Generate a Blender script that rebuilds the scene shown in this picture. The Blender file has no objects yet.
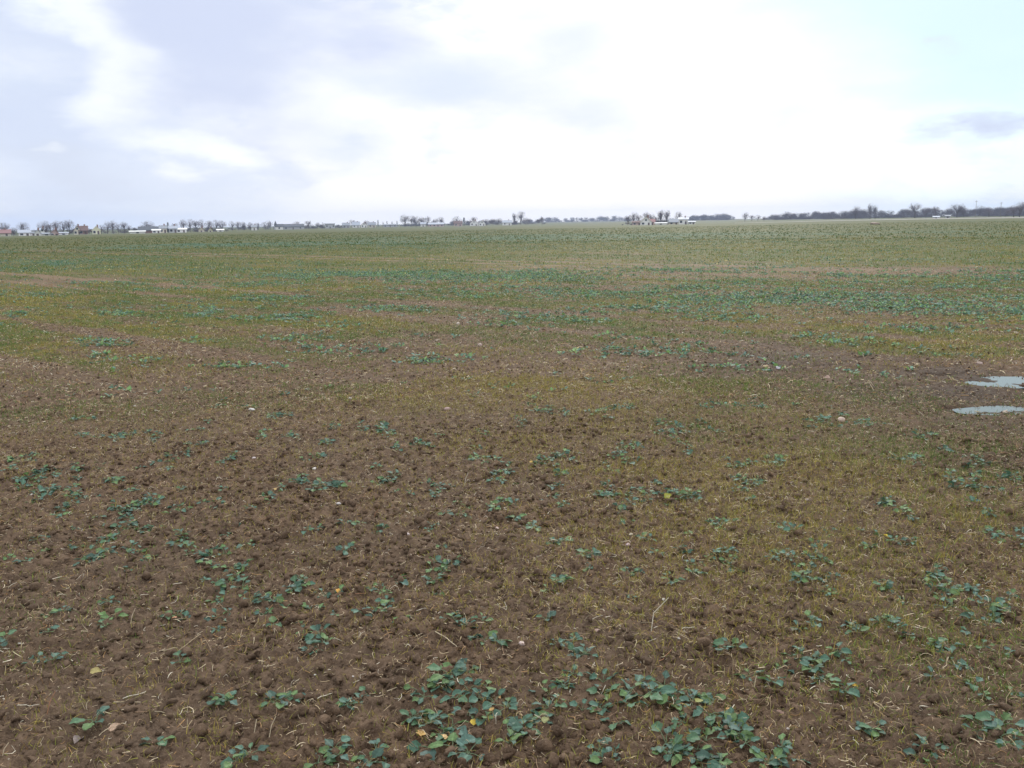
import bpy, math, random
import numpy as np
from mathutils import Vector, Matrix

# ------------------------------------------------------------------ camera
SC = bpy.context.scene
COL = SC.collection
W, H = 1024, 768
HFOV = math.radians(60.0)
FPX = (W / 2) / math.tan(HFOV / 2)
CAM_H = 1.6
PITCH = math.atan((384 - 221.0) / FPX)      # below the horizon
ROLL = math.radians(0.9)

cam_d = bpy.data.cameras.new('camera')
cam_d.sensor_width = 36.0
cam_d.angle = HFOV
cam_d.clip_start = 0.05
cam_d.clip_end = 20000
cam = bpy.data.objects.new('camera', cam_d)
COL.objects.link(cam)
CAM_ROT = Matrix.Rotation(math.pi / 2 - PITCH, 3, 'X') @ Matrix.Rotation(-ROLL, 3, 'Z')
cam.matrix_world = Matrix.Translation((0, 0, CAM_H)) @ CAM_ROT.to_4x4()
SC.camera = cam
MR = np.array(CAM_ROT)


def ray(px, py):
    """direction through a pixel of the photograph"""
    v = MR @ np.array([(px - W / 2) / FPX, -(py - H / 2) / FPX, -1.0])
    return v / np.linalg.norm(v)


def ground_at(px, py):
    d = ray(px, py)
    t = CAM_H / max(-d[2], 1e-4)
    return np.array([d[0] * t, d[1] * t])


def far_at(px, dist):
    """ground point seen in picture column px at this distance"""
    d = ray(px, 221 - (px - 512) * math.tan(ROLL))
    a = math.atan2(d[0], d[1])
    return np.array([math.sin(a) * dist, math.cos(a) * dist])


# ------------------------------------------------------------------ light
SUN_EL, SUN_AZ = math.radians(30), math.radians(12)   # azimuth from +Y towards +X
world = bpy.data.worlds.new("World")
SC.world = world
world.use_nodes = True
SC.view_settings.view_transform = 'Standard'
SC.view_settings.look = 'None'
SC.view_settings.exposure = 0.0
SC.view_settings.gamma = 1.0
SC.view_settings.use_curve_mapping = False

CLOUD_STRENGTH = 1.0


def build_world():
    nt = world.node_tree
    nt.nodes.clear()
    N, L = nt.nodes.new, nt.links.new
    out = N('ShaderNodeOutputWorld')
    sky = N('ShaderNodeTexSky')
    sky.sky_type = 'NISHITA'
    sky.sun_disc = False
    sky.sun_elevation = SUN_EL
    sky.sun_rotation = SUN_AZ
    sky.dust_density = 1.5
    bgs = N('ShaderNodeBackground')
    bgs.inputs['Strength'].default_value = 0.1
    L(sky.outputs[0], bgs.inputs['Color'])
    tc = N('ShaderNodeTexCoord')
    # warped direction for ragged cloud edges
    sc = N('ShaderNodeVectorMath'); sc.operation = 'MULTIPLY'
    sc.inputs[1].default_value = (1.0, 1.0, 2.6)
    L(tc.outputs['Generated'], sc.inputs[0])

    def noise(scale, detail, rough, src=sc, dist=0.0):
        n = N('ShaderNodeTexNoise')
        n.inputs['Scale'].default_value = scale
        n.inputs['Detail'].default_value = detail
        n.inputs['Roughness'].default_value = rough
        n.inputs['Distortion'].default_value = dist
        L(src.outputs[0], n.inputs['Vector'])
        return n
    wn = noise(4.0, 6, 0.52)
    sub = N('ShaderNodeVectorMath'); sub.operation = 'SUBTRACT'
    L(wn.outputs['Color'], sub.inputs[0]); sub.inputs[1].default_value = (.5, .5, .5)
    mul = N('ShaderNodeVectorMath'); mul.operation = 'MULTIPLY'
    L(sub.outputs[0], mul.inputs[0]); mul.inputs[1].default_value = (.42, .42, .30)
    warp = N('ShaderNodeVectorMath'); warp.operation = 'ADD'
    L(tc.outputs['Generated'], warp.inputs[0]); L(mul.outputs[0], warp.inputs[1])

    def rgb_mix(fac, a, b):
        m = N('ShaderNodeMix'); m.data_type = 'RGBA'; m.clamp_factor = True
        if isinstance(fac, float): m.inputs['Factor'].default_value = fac
        else: L(fac, m.inputs['Factor'])
        for k, v in (('A', a), ('B', b)):
            s = [i for i in m.inputs if i.name == k and i.type == 'RGBA'][0]
            if isinstance(v, tuple): s.default_value = (*v, 1)
            else: L(v, s)
        return [o for o in m.outputs if o.type == 'RGBA'][0]

    def ramp(fac, lo, hi, smooth=True):
        r = N('ShaderNodeMapRange')
        r.interpolation_type = 'SMOOTHSTEP' if smooth else 'LINEAR'
        L(fac, r.inputs['Value'])
        r.inputs['From Min'].default_value = lo; r.inputs['From Max'].default_value = hi
        return r.outputs['Result']

    n1 = noise(2.6, 8, 0.58, sc, 0.3)
    n2 = noise(7.0, 8, 0.6, sc, 0.2)
    base = rgb_mix(ramp(n1.outputs[0], .36, .60), (.78, .87, 1.02), (1.14, 1.15, 1.16))
    base = rgb_mix(ramp(n2.outputs[0], .47, .62), base, (.80, .88, 1.02))

    def blob(col, px, py, r, kz, amount, inner=0.25):
        nonlocal base
        c = ray(px, py)
        s = N('ShaderNodeVectorMath'); s.operation = 'SUBTRACT'
        L(warp.outputs[0], s.inputs[0]); s.inputs[1].default_value = tuple(c)
        m = N('ShaderNodeVectorMath'); m.operation = 'MULTIPLY'
        L(s.outputs[0], m.inputs[0]); m.inputs[1].default_value = (1, 1, kz)
        ln = N('ShaderNodeVectorMath'); ln.operation = 'LENGTH'
        L(m.outputs[0], ln.inputs[0])
        r_ = N('ShaderNodeMapRange'); r_.interpolation_type = 'SMOOTHSTEP'
        L(ln.outputs['Value'], r_.inputs['Value'])
        r_.inputs['From Min'].default_value = r * inner; r_.inputs['From Max'].default_value = r
        r_.inputs['To Min'].default_value = amount; r_.inputs['To Max'].default_value = 0
        base = rgb_mix(r_.outputs[0], base, col)
    # the bright break in the cloud low in the middle, thin blue to the right, lavender cloud on the left
    blob((1.18, 1.17, 1.14), 680, 150, .42, 1.4, .84, .3)
    blob((1.14, 1.14, 1.13), 430, 195, .40, 4.0, .8, .3)
    blob((1.9, 1.98, 2.15), 930, 130, .17, 1.6, .8, .2)
    blob((.74, .97, 1.05), 1010, 20, .38, 1.3, .95, .15)
    blob((.78, .87, 1.04), 90, 170, .28, 1.5, .85, .3)
    blob((.69, .77, .97), 20, 90, .22, 1.0, .8, .2)
    blob((1.1, 1.15, 1.2), 30, 20, .07, 1.6, .8, .2)
    blob((1.15, 1.18, 1.2), 45, 172, .04, 3.0, .9, .2)
    blob((.72, .80, .98), 290, 150, .09, 3.2, .55, .2)
    blob((.74, .83, 1.0), 420, 178, .07, 5.0, .5, .2)
    blob((.73, .82, .97), 490, 105, .24, 2.6, .92, .1)
    blob((.80, .88, 1.0), 570, 60, .14, 1.6, .7, .1)
    blob((1.15, 1.18, 1.2), 125, 40, .10, 1.0, .95, .2)
    blob((.68, .75, .96), 245, 20, .19, 1.0, .97, .15)
    blob((1.2, 1.22, 1.2), 200, 128, .11, 3.0, .7, .1)
    blob((.72, .79, .95), 75, 183, .13, 3.0, .7, .3)
    blob((.58, .66, .90), 985, 155, .085, 2.4, .97, .1)
    blob((.74, .80, .93), 925, 34, .05, 1.6, .9, .1)
    # an overcast sky is brighter overhead than low down
    sx = N('ShaderNodeSeparateXYZ'); L(tc.outputs['Generated'], sx.inputs[0])
    up = ramp(sx.outputs['Z'], .24, .85)
    gain = N('ShaderNodeMapRange'); L(up, gain.inputs['Value'])
    gain.inputs['To Min'].default_value = 1.0; gain.inputs['To Max'].default_value = 2.0
    sg = N('ShaderNodeVectorMath'); sg.operation = 'SCALE'
    L(base, sg.inputs[0]); L(gain.outputs[0], sg.inputs['Scale'])
    bgc = N('ShaderNodeBackground')
    L(sg.outputs[0], bgc.inputs['Color'])
    bgc.inputs['Strength'].default_value = CLOUD_STRENGTH
    mx = N('ShaderNodeMixShader')
    mx.inputs[0].default_value = 0.93       # almost full cloud cover
    L(bgs.outputs[0], mx.inputs[1]); L(bgc.outputs[0], mx.inputs[2])
    L(mx.outputs[0], out.inputs['Surface'])


build_world()
sun_d = bpy.data.lights.new('sun', 'SUN')
sun_d.energy = 1.4
sun_d.angle = math.radians(14)
sun_d.color = (1.0, 0.95, 0.87)
sun = bpy.data.objects.new('sun', sun_d)
COL.objects.link(sun)
sv = Vector((math.sin(SUN_AZ) * math.cos(SUN_EL), math.cos(SUN_AZ) * math.cos(SUN_EL), math.sin(SUN_EL)))
sun.rotation_euler = sv.to_track_quat('Z', 'Y').to_euler()
sun.location = sv * 50

rng = np.random.default_rng(7)
random.seed(7)


# ------------------------------------------------------------------ noise in numpy
def hash2(ix, iy, seed):
    h = (ix.astype(np.int64) * 374761393 + iy.astype(np.int64) * 668265263 + seed * 974634777) & 0xFFFFFFFF
    h = ((h ^ (h >> 13)) * 1274126177) & 0xFFFFFFFF
    h = ((h ^ (h >> 16)) * 2246822519) & 0xFFFFFFFF
    h = h ^ (h >> 15)
    return (h & 0xFFFFFF) / float(0x1000000)


def vnoise(x, y, seed=0):
    ix, iy = np.floor(x), np.floor(y)
    fx, fy = x - ix, y - iy
    fx = fx * fx * (3 - 2 * fx); fy = fy * fy * (3 - 2 * fy)
    a = hash2(ix, iy, seed); b = hash2(ix + 1, iy, seed)
    c = hash2(ix, iy + 1, seed); d = hash2(ix + 1, iy + 1, seed)
    return (a * (1 - fx) + b * fx) * (1 - fy) + (c * (1 - fx) + d * fx) * fy


def fbm(x, y, seed=0, octaves=4, gain=.5):
    s = 0; a = 1; t = 0
    for o in range(octaves):
        s = s + a * vnoise(x, y, seed + o * 17); t += a
        a *= gain
        x = x * 2.03 + 3.7; y = y * 2.03 - 1.3
    return s / t


def sstep(a, b, x):
    t = np.clip((x - a) / (b - a), 0, 1)
    return t * t * (3 - 2 * t)


def bumps(x, y, cell, rmin, rmax, seed, keep=1.0, flat=1.0):
    """heaps of half-round clods: height over the plain ground"""
    gx, gy = np.floor(x / cell), np.floor(y / cell)
    h = np.zeros_like(x)
    for dx in (-1, 0, 1):
        for dy in (-1, 0, 1):
            cx, cy = gx + dx, gy + dy
            r = (rmin + (rmax - rmin) * hash2(cx, cy, seed) ** 2) * cell
            px = (cx + .5 + .8 * (hash2(cx, cy, seed + 1) - .5)) * cell
            py = (cy + .5 + .8 * (hash2(cx, cy, seed + 2) - .5)) * cell
            asp = .75 + .6 * hash2(cx, cy, seed + 4)
            d2 = (x - px) ** 2 * asp + (y - py) ** 2 / asp
            k = r * r - d2
            hh = np.sqrt(np.maximum(k, 0)) * flat * (hash2(cx, cy, seed + 3) < keep)
            h = np.maximum(h, hh)
    return h


# ------------------------------------------------------------------ the lie of the land
PUD = [  # puddles: px, py, half width px, half height px
    (1020, 382, 50, 6.0), (1000, 409, 46, 4.4), (965, 407, 24, 2.2), (938, 374, 22, 1.8)]


def ell(px, py, rx, ry):
    """an area of the picture's ground as an ellipse on the real ground: centre and half axes in metres"""
    c = ground_at(px, py)
    n = ground_at(px, py + ry); f = ground_at(px, max(py - ry, 226))
    w = abs(ground_at(px + rx, py)[0] - c[0])
    return c[0], (n[1] + f[1]) / 2, w, abs(f[1] - n[1]) / 2


PUDW = [ell(*p) for p in PUD]


def puddle_mask(x, y):
    m = np.zeros_like(x)
    wob = (fbm(x * 3.1, y * 1.9, 91, 4) - .5) * 1.1
    for cx, cy, a, b in PUDW:
        d = np.sqrt(((x - cx) / a) ** 2 + ((y - cy) / b) ** 2) + wob
        m = np.maximum(m, 1 - sstep(.6, 1.3, d))
    return m


def terrain(x, y):
    r = np.sqrt(x * x + y * y)
    th = np.degrees(np.arctan2(x, np.maximum(y, 1e-3)))
    s = .0046 - .0026 * sstep(8, 26, th)
    h = -s * (np.clip(r, 90, 700) - 90)
    h = h - .0004 * np.clip(r - 700, 0, 2500)
    return h


def ground_z(x, y):
    """real surface height with clods"""
    x = np.asarray(x, float); y = np.asarray(y, float)
    r = np.sqrt(x * x + y * y)
    z = terrain(x, y)
    near = 1 - sstep(30, 70, r)
    z = z + near * (fbm(x * .8, y * .8, 5, 3) - .5) * .07
    z = z + near * (fbm(x * 3.5, y * 3.5, 15, 3) - .5) * .05
    pm = puddle_mask(x, y)
    z = z - .022 * pm
    # clods
    k = 1 - sstep(22, 45, r)
    wx = x + (fbm(x * 22, y * 22, 3, 2) - .5) * .036
    wy = y + (fbm(x * 22, y * 22, 4, 2) - .5) * .036
    dens = .5 + .5 * sstep(.35, .6, fbm(x * 1.3, y * 1.3, 33, 3))
    c = bumps(wx, wy, .072, .15, .50, 11, .5, .55) * dens
    c = np.maximum(c, bumps(wx + .3, wy, .040, .28, .70, 21, .95, .7))
    c = c + bumps(wx, wy + .7, .021, .3, .75, 31, .8, .5)
    c = c + (fbm(x * 60, y * 60, 41, 4, .65) - .5) * .020
    z = z + c * k * (1 - .62 * pm) + pm * (fbm(x * 3.5, y * 4.5, 45, 4) - .5) * .10
    return z


# ------------------------------------------------------------------ cover of the field
# yellow-green weedy grass, rapeseed rows, bare soil, as places on the ground
GRASS = [(95, 318, 230, 30, 1.15), (260, 335, 200, 22, .65), (120, 362, 260, 24, .42), (600, 390, 420, 34, .24), (30, 300, 120, 12, 1.1), (920, 349, 160, 9, 1.2), (1010, 335, 140, 18, .95),
         (760, 333, 180, 14, .85), (600, 330, 240, 16, .6), (560, 345, 200, 10, .5), (300, 262, 300, 8, .35), (850, 250, 300, 10, .3),
         (160, 345, 180, 14, .5), (975, 522, 70, 12, .75), (905, 500, 90, 22, .35), (480, 445, 90, 14, .5), (630, 470, 130, 10, .5),
         (430, 408, 120, 10, .4), (870, 470, 160, 40, .45), (820, 560, 220, 80, .35), (930, 640, 160, 60, .35), (500, 300, 300, 10, .35),
         (640, 560, 160, 60, .22), (480, 590, 60, 20, .3), (700, 430, 200, 30, .28), (250, 365, 250, 12, .4), (620, 600, 70, 30, .25)]
RAPE = [(780, 298, 115, 5, .9), (950, 309, 95, 6.5, .95), (860, 302, 80, 5, .6), (490, 279, 100, 5, .5), (345, 273, 90, 4, .6), (700, 287, 70, 2.5, .3),
        (265, 299, 42, 3, .75), (285, 318, 42, 3.2, .7), (395, 310, 45, 3.5, .6), (195, 343, 40, 3, .3), (600, 296, 70, 4, .4),
        (335, 350, 45, 4, .45), (365, 352, 30, 3, .6), (150, 268, 160, 4, .35), (1000, 300, 60, 5, .3), (850, 288, 60, 2, .2),
        (555, 315, 60, 4, .25), (740, 318, 60, 4, .4), (920, 330, 50, 4, .3), (690, 310, 60, 4, .3), (60, 262, 100, 4, .4), (520, 240, 700, 6, .15),
        (820, 262, 200, 3, .3), (250, 245, 250, 3, .3), (850, 379, 44, 5, .9), (610, 385, 24, 5, .9), (550, 379, 20, 3, .6), (640, 357, 60, 4, .4),
        (440, 360, 40, 4, .35), (740, 320, 40, 3, .4), (245, 366, 40, 4, .5), (700, 372, 50, 4, .4), (470, 390, 60, 4, .35), (330, 392, 70, 4, .4), (600, 352, 30, 3, .3),
        (430, 382, 40, 4, .3), (750, 405, 50, 5, .6), (540, 395, 60, 4, .3), (930, 385, 40, 4, .2), (150, 395, 60, 5, .3)]
BROWN = [(60, 281, 80, 2.2, .5), (170, 287, 80, 2.2, .55), (270, 296, 80, 3, .75), (370, 306, 80, 3, .7), (470, 319, 90, 3.5, .6), (580, 332, 90, 4, .5), (690, 343, 90, 5, .4),(230, 293, 160, 4.5, .6), (420, 258, 260, 5, .3), (870, 272, 190, 4.5, .45), (560, 300, 60, 4, .2), (600, 268, 160, 3, .15), (760, 272, 200, 3, .2),
         (360, 330, 90, 7, .35), (430, 345, 110, 7, .4), (640, 345, 190, 6, .35), (60, 250, 90, 4, .1), (80, 300, 60, 3, .35)]
WET = [(800, 362, 110, 14, .6), (940, 374, 80, 10, .9), (980, 395, 90, 14, .9), (900, 395, 90, 14, .6), (1000, 425, 70, 14, .6), (780, 348, 60, 5, .35), (1000, 465, 50, 12, .5), (905, 360, 30, 5, .5)]
_a, _b = ground_at(0, 281), ground_at(690, 343)
ROW = (_b - _a) / np.linalg.norm(_b - _a)
_v = _a[1] * ROW[0] - _a[0] * ROW[1]
TRACKS = [_v, _v + 1.9, _v + 15, _v + 16.9, _v - 6.2, _v - 4.3]      # faint wheel tracks along the rows
PATCH = {}
for key, lst in (('g', GRASS), ('r', RAPE), ('b', BROWN), ('w', WET)):
    PATCH[key] = [(*ell(*q[:4]), q[4]) for q in lst]


def patches(key, x, y, seed, ragged=.9):
    wob = (fbm(x * .9 + y * .2, y * .35, seed, 4) - .5) * ragged
    m = np.zeros_like(x)
    for cx, cy, a, b, v in PATCH[key]:
        d = np.sqrt(((x - cx) / a) ** 2 + ((y - cy) / b) ** 2) + wob
        m = np.maximum(m, v * (1 - sstep(.2, 1.55, d)))
    return m


def cover(x, y):
    """grass, rapeseed, wetness, straw in 0..1"""
    r = np.sqrt(x * x + y * y)
    u = x * ROW[0] + y * ROW[1]; v = y * ROW[0] - x * ROW[1]        # along and across the drill rows
    band = fbm(u * .045, v * .16, 51, 4)
    band2 = fbm(u * .13, v * .85, 61, 4)
    streak = fbm(u * .10, v * 2.6, 66, 3)
    clump = fbm(u * .55, v * 1.5, 68, 3)
    far = sstep(9, 17, r)
    g = patches('g', x, y, 71) + far * (.26 + .5 * (band - .5)) + .35 * (band2 - .42) * (.4 + .6 * far)
    g = g + .15 + .18 * sstep(6, 14, r) + .16 * sstep(20, 40, r)
    vfar = sstep(45, 110, r)
    g = np.maximum(g, vfar * (.86 + .8 * (band - .5)))
    ra = 1.25 * patches('r', x, y, 81, .5) + sstep(12, 20, r) * (sstep(.52, .74, band2) * .28 + .03)
    ra = ra + vfar * (.12 + .5 * (fbm(u * .02, v * .05, 53, 3) - .5))
    br = np.zeros_like(x)
    for off in TRACKS:
        br = br + (.9 * np.exp(-((v - off) / (.16 + .004 * r)) ** 2) * sstep(7, 12, r) * (1 - vfar))
    ra = ra + sstep(9, 14, r) * (1 - vfar) * sstep(.58, .74, clump) * .42
    br = br + patches('b', x, y, 84) + .38 * sstep(.56, .70, streak) * sstep(8, 16, r) * (1 - vfar)
    g = np.clip(g - br * .9, 0, 1); ra = np.clip(ra * (1 - br * .8), 0, 1)
    mixup = fbm(u * .9, v * 3.2, 93, 4)
    g = np.clip(g * (1 - (1 - sstep(20, 40, r)) * sstep(5, 10, r) * .65 * sstep(.44, .66, mixup)), 0, 1)      # grass and bare soil in fine streaks along the rows
    # bare, dark lower left
    bl = (1 - sstep(5.5, 9, r)) * (1 - sstep(-.6, 1.2, x))
    g = g * (1 - .7 * bl)
    w = patches('w', x, y, 86, .9)
    pm = puddle_mask(x, y)
    g = g * (1 - .75 * w) * (1 - pm); ra = ra * (1 - pm)
    st = np.clip(.45 + .9 * (fbm(x * .9, y * .9, 88, 3) - .5) + .3 * br, 0, 1) * (1 - pm) * (1 - .5 * bl) * (1 - .7 * vfar)
    return g, ra, np.maximum(w, pm), st


# ------------------------------------------------------------------ materials
def new_mat(name):
    m = bpy.data.materials.new(name); m.use_nodes = True
    return m, m.node_tree, m.node_tree.nodes['Principled BSDF']


def sock(node, name):
    return node.inputs[name]


def plain(name, col, rough=.8, var=.12, scale=3.0, bump=0.0, metallic=0.0):
    m, nt, b = new_mat(name)
    N, L = nt.nodes.new, nt.links.new
    tc = N('ShaderNodeTexCoord')
    n = N('ShaderNodeTexNoise'); n.inputs['Scale'].default_value = scale; n.inputs['Detail'].default_value = 5
    L(tc.outputs['Object'], n.inputs['Vector'])
    mr = N('ShaderNodeMapRange'); L(n.outputs[0], mr.inputs['Value'])
    mr.inputs['From Min'].default_value = .3; mr.inputs['From Max'].default_value = .7
    mr.inputs['To Min'].default_value = 1 - var; mr.inputs['To Max'].default_value = 1 + var
    vm = N('ShaderNodeVectorMath'); vm.operation = 'SCALE'
    vm.inputs[0].default_value = col; L(mr.outputs[0], vm.inputs['Scale'])
    L(vm.outputs[0], b.inputs['Base Color'])
    b.inputs['Roughness'].default_value = rough
    b.inputs['Metallic'].default_value = metallic
    if bump:
        bn = N('ShaderNodeBump'); bn.inputs['Strength'].default_value = bump
        bn.inputs['Distance'].default_value = .02
        L(n.outputs[0], bn.inputs['Height']); L(bn.outputs[0], b.inputs['Normal'])
    return m


def tint_mat(name, rough=.5, spec=.5, trans=0.0, spot=40.0, var=.25):
    """base colour from the mesh's own 'tint' (each leaf its own), with fine mottling"""
    m, nt, b = new_mat(name)
    N, L = nt.nodes.new, nt.links.new
    at = N('ShaderNodeAttribute'); at.attribute_name = 'tint'
    geo = N('ShaderNodeNewGeometry')
    n = N('ShaderNodeTexNoise'); n.inputs['Scale'].default_value = spot; n.inputs['Detail'].default_value = 3
    L(geo.outputs['Position'], n.inputs['Vector'])
    mr = N('ShaderNodeMapRange'); L(n.outputs[0], mr.inputs['Value'])
    mr.inputs['From Min'].default_value = .3; mr.inputs['From Max'].default_value = .7
    mr.inputs['To Min'].default_value = 1 - var; mr.inputs['To Max'].default_value = 1 + var
    vm = N('ShaderNodeVectorMath'); vm.operation = 'SCALE'
    L(at.outputs['Color'], vm.inputs[0]); L(mr.outputs[0], vm.inputs['Scale'])
    L(vm.outputs[0], b.inputs['Base Color'])
    b.inputs['Roughness'].default_value = rough
    b.inputs['Specular IOR Level'].default_value = spec
    if trans:
        tr = N('ShaderNodeBsdfTranslucent'); L(vm.outputs[0], tr.inputs['Color'])
        mx = N('ShaderNodeMixShader'); mx.inputs[0].default_value = trans
        out = nt.nodes['Material Output']
        L(b.outputs[0], mx.inputs[1]); L(tr.outputs[0], mx.inputs[2]); L(mx.outputs[0], out.inputs[0])
    return m


def soil_mat(name, ground=True):
    m, nt, b = new_mat(name)
    N, L = nt.nodes.new, nt.links.new
    geo = N('ShaderNodeNewGeometry')

    def noise(scale, detail=6, rough=.6, vec=None):
        n = N('ShaderNodeTexNoise'); n.inputs['Scale'].default_value = scale
        n.inputs['Detail'].default_value = detail; n.inputs['Roughness'].default_value = rough
        L(vec or geo.outputs['Position'], n.inputs['Vector']); return n.outputs[0]

    def mix(f, a, c):
        x = N('ShaderNodeMix'); x.data_type = 'RGBA'
        if isinstance(f, float): x.inputs['Factor'].default_value = f
        else: L(f, x.inputs['Factor'])
        for k, v in (('A', a), ('B', c)):
            s = [i for i in x.inputs if i.name == k and i.type == 'RGBA'][0]
            if isinstance(v, tuple): s.default_value = (*v, 1)
            else: L(v, s)
        return [o for o in x.outputs if o.type == 'RGBA'][0]

    def rng_(v, a, c, lo=0., hi=1.):
        r = N('ShaderNodeMapRange'); L(v, r.inputs['Value']); r.interpolation_type = 'SMOOTHSTEP'
        for k, q in (('From Min', a), ('From Max', c), ('To Min', lo), ('To Max', hi)): r.inputs[k].default_value = q
        return r.outputs[0]

    def math_(op, a, c):
        x = N('ShaderNodeMath'); x.operation = op; x.use_clamp = op != 'SUBTRACT'
        for i, v in enumerate((a, c)):
            if isinstance(v, float): x.inputs[i].default_value = v
            else: L(v, x.inputs[i])
        return x.outputs[0]
    n_big = noise(.9, 4); n_mid = noise(14, 5); n_fine = noise(140, 4, .7)
    col = mix(rng_(n_mid, .35, .65), (.064, .039, .024), (.160, .103, .064))
    col = mix(rng_(n_big, .35, .7, 0, .6), col, (.124, .086, .058))
    col = mix(rng_(n_fine, .5, .75, 0, .7), col, (.240, .172, .115))
    if ground:
        at = N('ShaderNodeAttribute'); at.attribute_name = 'cover'      # grass, rape, wet
        sp = N('ShaderNodeSeparateColor'); L(at.outputs['Color'], sp.inputs[0])
        at2 = N('ShaderNodeAttribute'); at2.attribute_name = 'straw'
        g_n = noise(9, 5, .75)
        gcol = mix(rng_(noise(2.2, 4, .7), .35, .65), (.056, .078, .022), (.140, .104, .030))
        gcol = mix(rng_(noise(23, 3, .7), .45, .7), gcol, (.042, .074, .026))
        rcol = mix(rng_(noise(17, 3, .7), .35, .65), (.038, .080, .044), (.060, .110, .060))
        col = mix(rng_(math_('ADD', math_('MULTIPLY', at2.outputs['Fac'], .6), math_('SUBTRACT', noise(31, 4, .75), .5)), .1, .5, 0, .55), col, (.22, .155, .085))
        gf = rng_(math_('ADD', sp.outputs[0], math_('SUBTRACT', g_n, .5)), .18, .62)
        gf = math_('MULTIPLY', gf, rng_(sp.outputs[0], 0.0, .12))
        col = mix(gf, col, gcol)
        rf = rng_(math_('ADD', sp.outputs[1], math_('SUBTRACT', noise(6, 4, .75), .5)), .25, .6)
        rf = math_('MULTIPLY', rf, rng_(sp.outputs[1], 0.0, .12))
        col = mix(rf, col, rcol)
        wet = sp.outputs[2]
        col = mix(math_('MULTIPLY', wet, .75), col, (.050, .038, .030))
        L(rng_(math_('ADD', wet, math_('MULTIPLY', noise(7), .5)), .3, 1.4, .68, .60), b.inputs['Roughness'])
    else:
        b.inputs['Roughness'].default_value = .66
    L(col, b.inputs['Base Color'])
    b.inputs['Specular IOR Level'].default_value = .05
    bn = N('ShaderNodeBump'); bn.inputs['Strength'].default_value = .9; bn.inputs['Distance'].default_value = .005
    L(n_fine, bn.inputs['Height'])
    b2 = N('ShaderNodeBump'); b2.inputs['Strength'].default_value = .8; b2.inputs['Distance'].default_value = .016
    L(noise(48, 5, .65), b2.inputs['Height']); L(bn.outputs[0], b2.inputs['Normal']); L(b2.outputs[0], b.inputs['Normal'])
    return m


M = {
    'soil': soil_mat('crumbly_brown_soil'),
    'clod': soil_mat('soil_clod', False),
    'leaf': tint_mat('rapeseed_leaf', .55, .35, .3, 160, .22),
    'grass': tint_mat('grass_blade', .7, .05, .25, 60, .2),
    'straw': tint_mat('dry_straw', .65, .2, .1, 90, .25),
    'stone': tint_mat('field_stone', .7, .4, 0, 120, .25),
    'bark': plain('bare_bark', (.085, .070, .060), .9, .2),
    'twig': plain('bare_twigs', (.135, .105, .110), .9, .2),
    'needle': plain('dark_needles', (.028, .045, .030), .8, .3),
    'wood': plain('far_wood', (.095, .080, .085), .95, .3, .05),
    'white': plain('white_render', (.78, .76, .72), .8, .05),
    'cream': plain('cream_render', (.62, .56, .44), .8, .06),
    'yellow': plain('pale_yellow_render', (.62, .60, .42), .8, .06),
    'pink': plain('pinkish_render', (.52, .38, .34), .8, .06),
    'greywall': plain('grey_render', (.42, .42, .42), .85, .06),
    'brick': plain('brown_brick', (.22, .13, .10), .9, .15),
    'redroof': plain('red_tiles', (.25, .13, .12), .8, .12),
    'brownroof': plain('brown_tiles', (.14, .085, .07), .85, .12),
    'greyroof': plain('grey_roof_sheets', (.24, .25, .27), .7, .1),
    'paleroof': plain('pale_roof_sheets', (.33, .35, .39), .6, .08),
    'darkroof': plain('dark_slate', (.055, .060, .07), .7, .1),
    'glass': plain('dark_window_glass', (.03, .035, .04), .15, .05),
    'door': plain('dark_wood_door', (.09, .06, .045), .7, .1),
    'pole': plain('weathered_pole', (.16, .14, .12), .9, .1),
    'road': plain('pale_road_surface', (.33, .32, .30), .85, .08, .1),
    'stubble': plain('pale_stubble_ground', (.27, .24, .19), .9, .12, .05),
}
wm, wnt, wb = new_mat('puddle_water')
wb.inputs['Base Color'].default_value = (.035, .028, .022, 1)
wb.inputs['Roughness'].default_value = .03
wb.inputs['Specular IOR Level'].default_value = 1.0
_n = wnt.nodes.new('ShaderNodeTexNoise'); _n.inputs['Scale'].default_value = 14
_b = wnt.nodes.new('ShaderNodeBump'); _b.inputs['Strength'].default_value = .12; _b.inputs['Distance'].default_value = .004
wnt.links.new(_n.outputs[0], _b.inputs['Height']); wnt.links.new(_b.outputs[0], wb.inputs['Normal'])
M['water'] = wm


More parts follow.
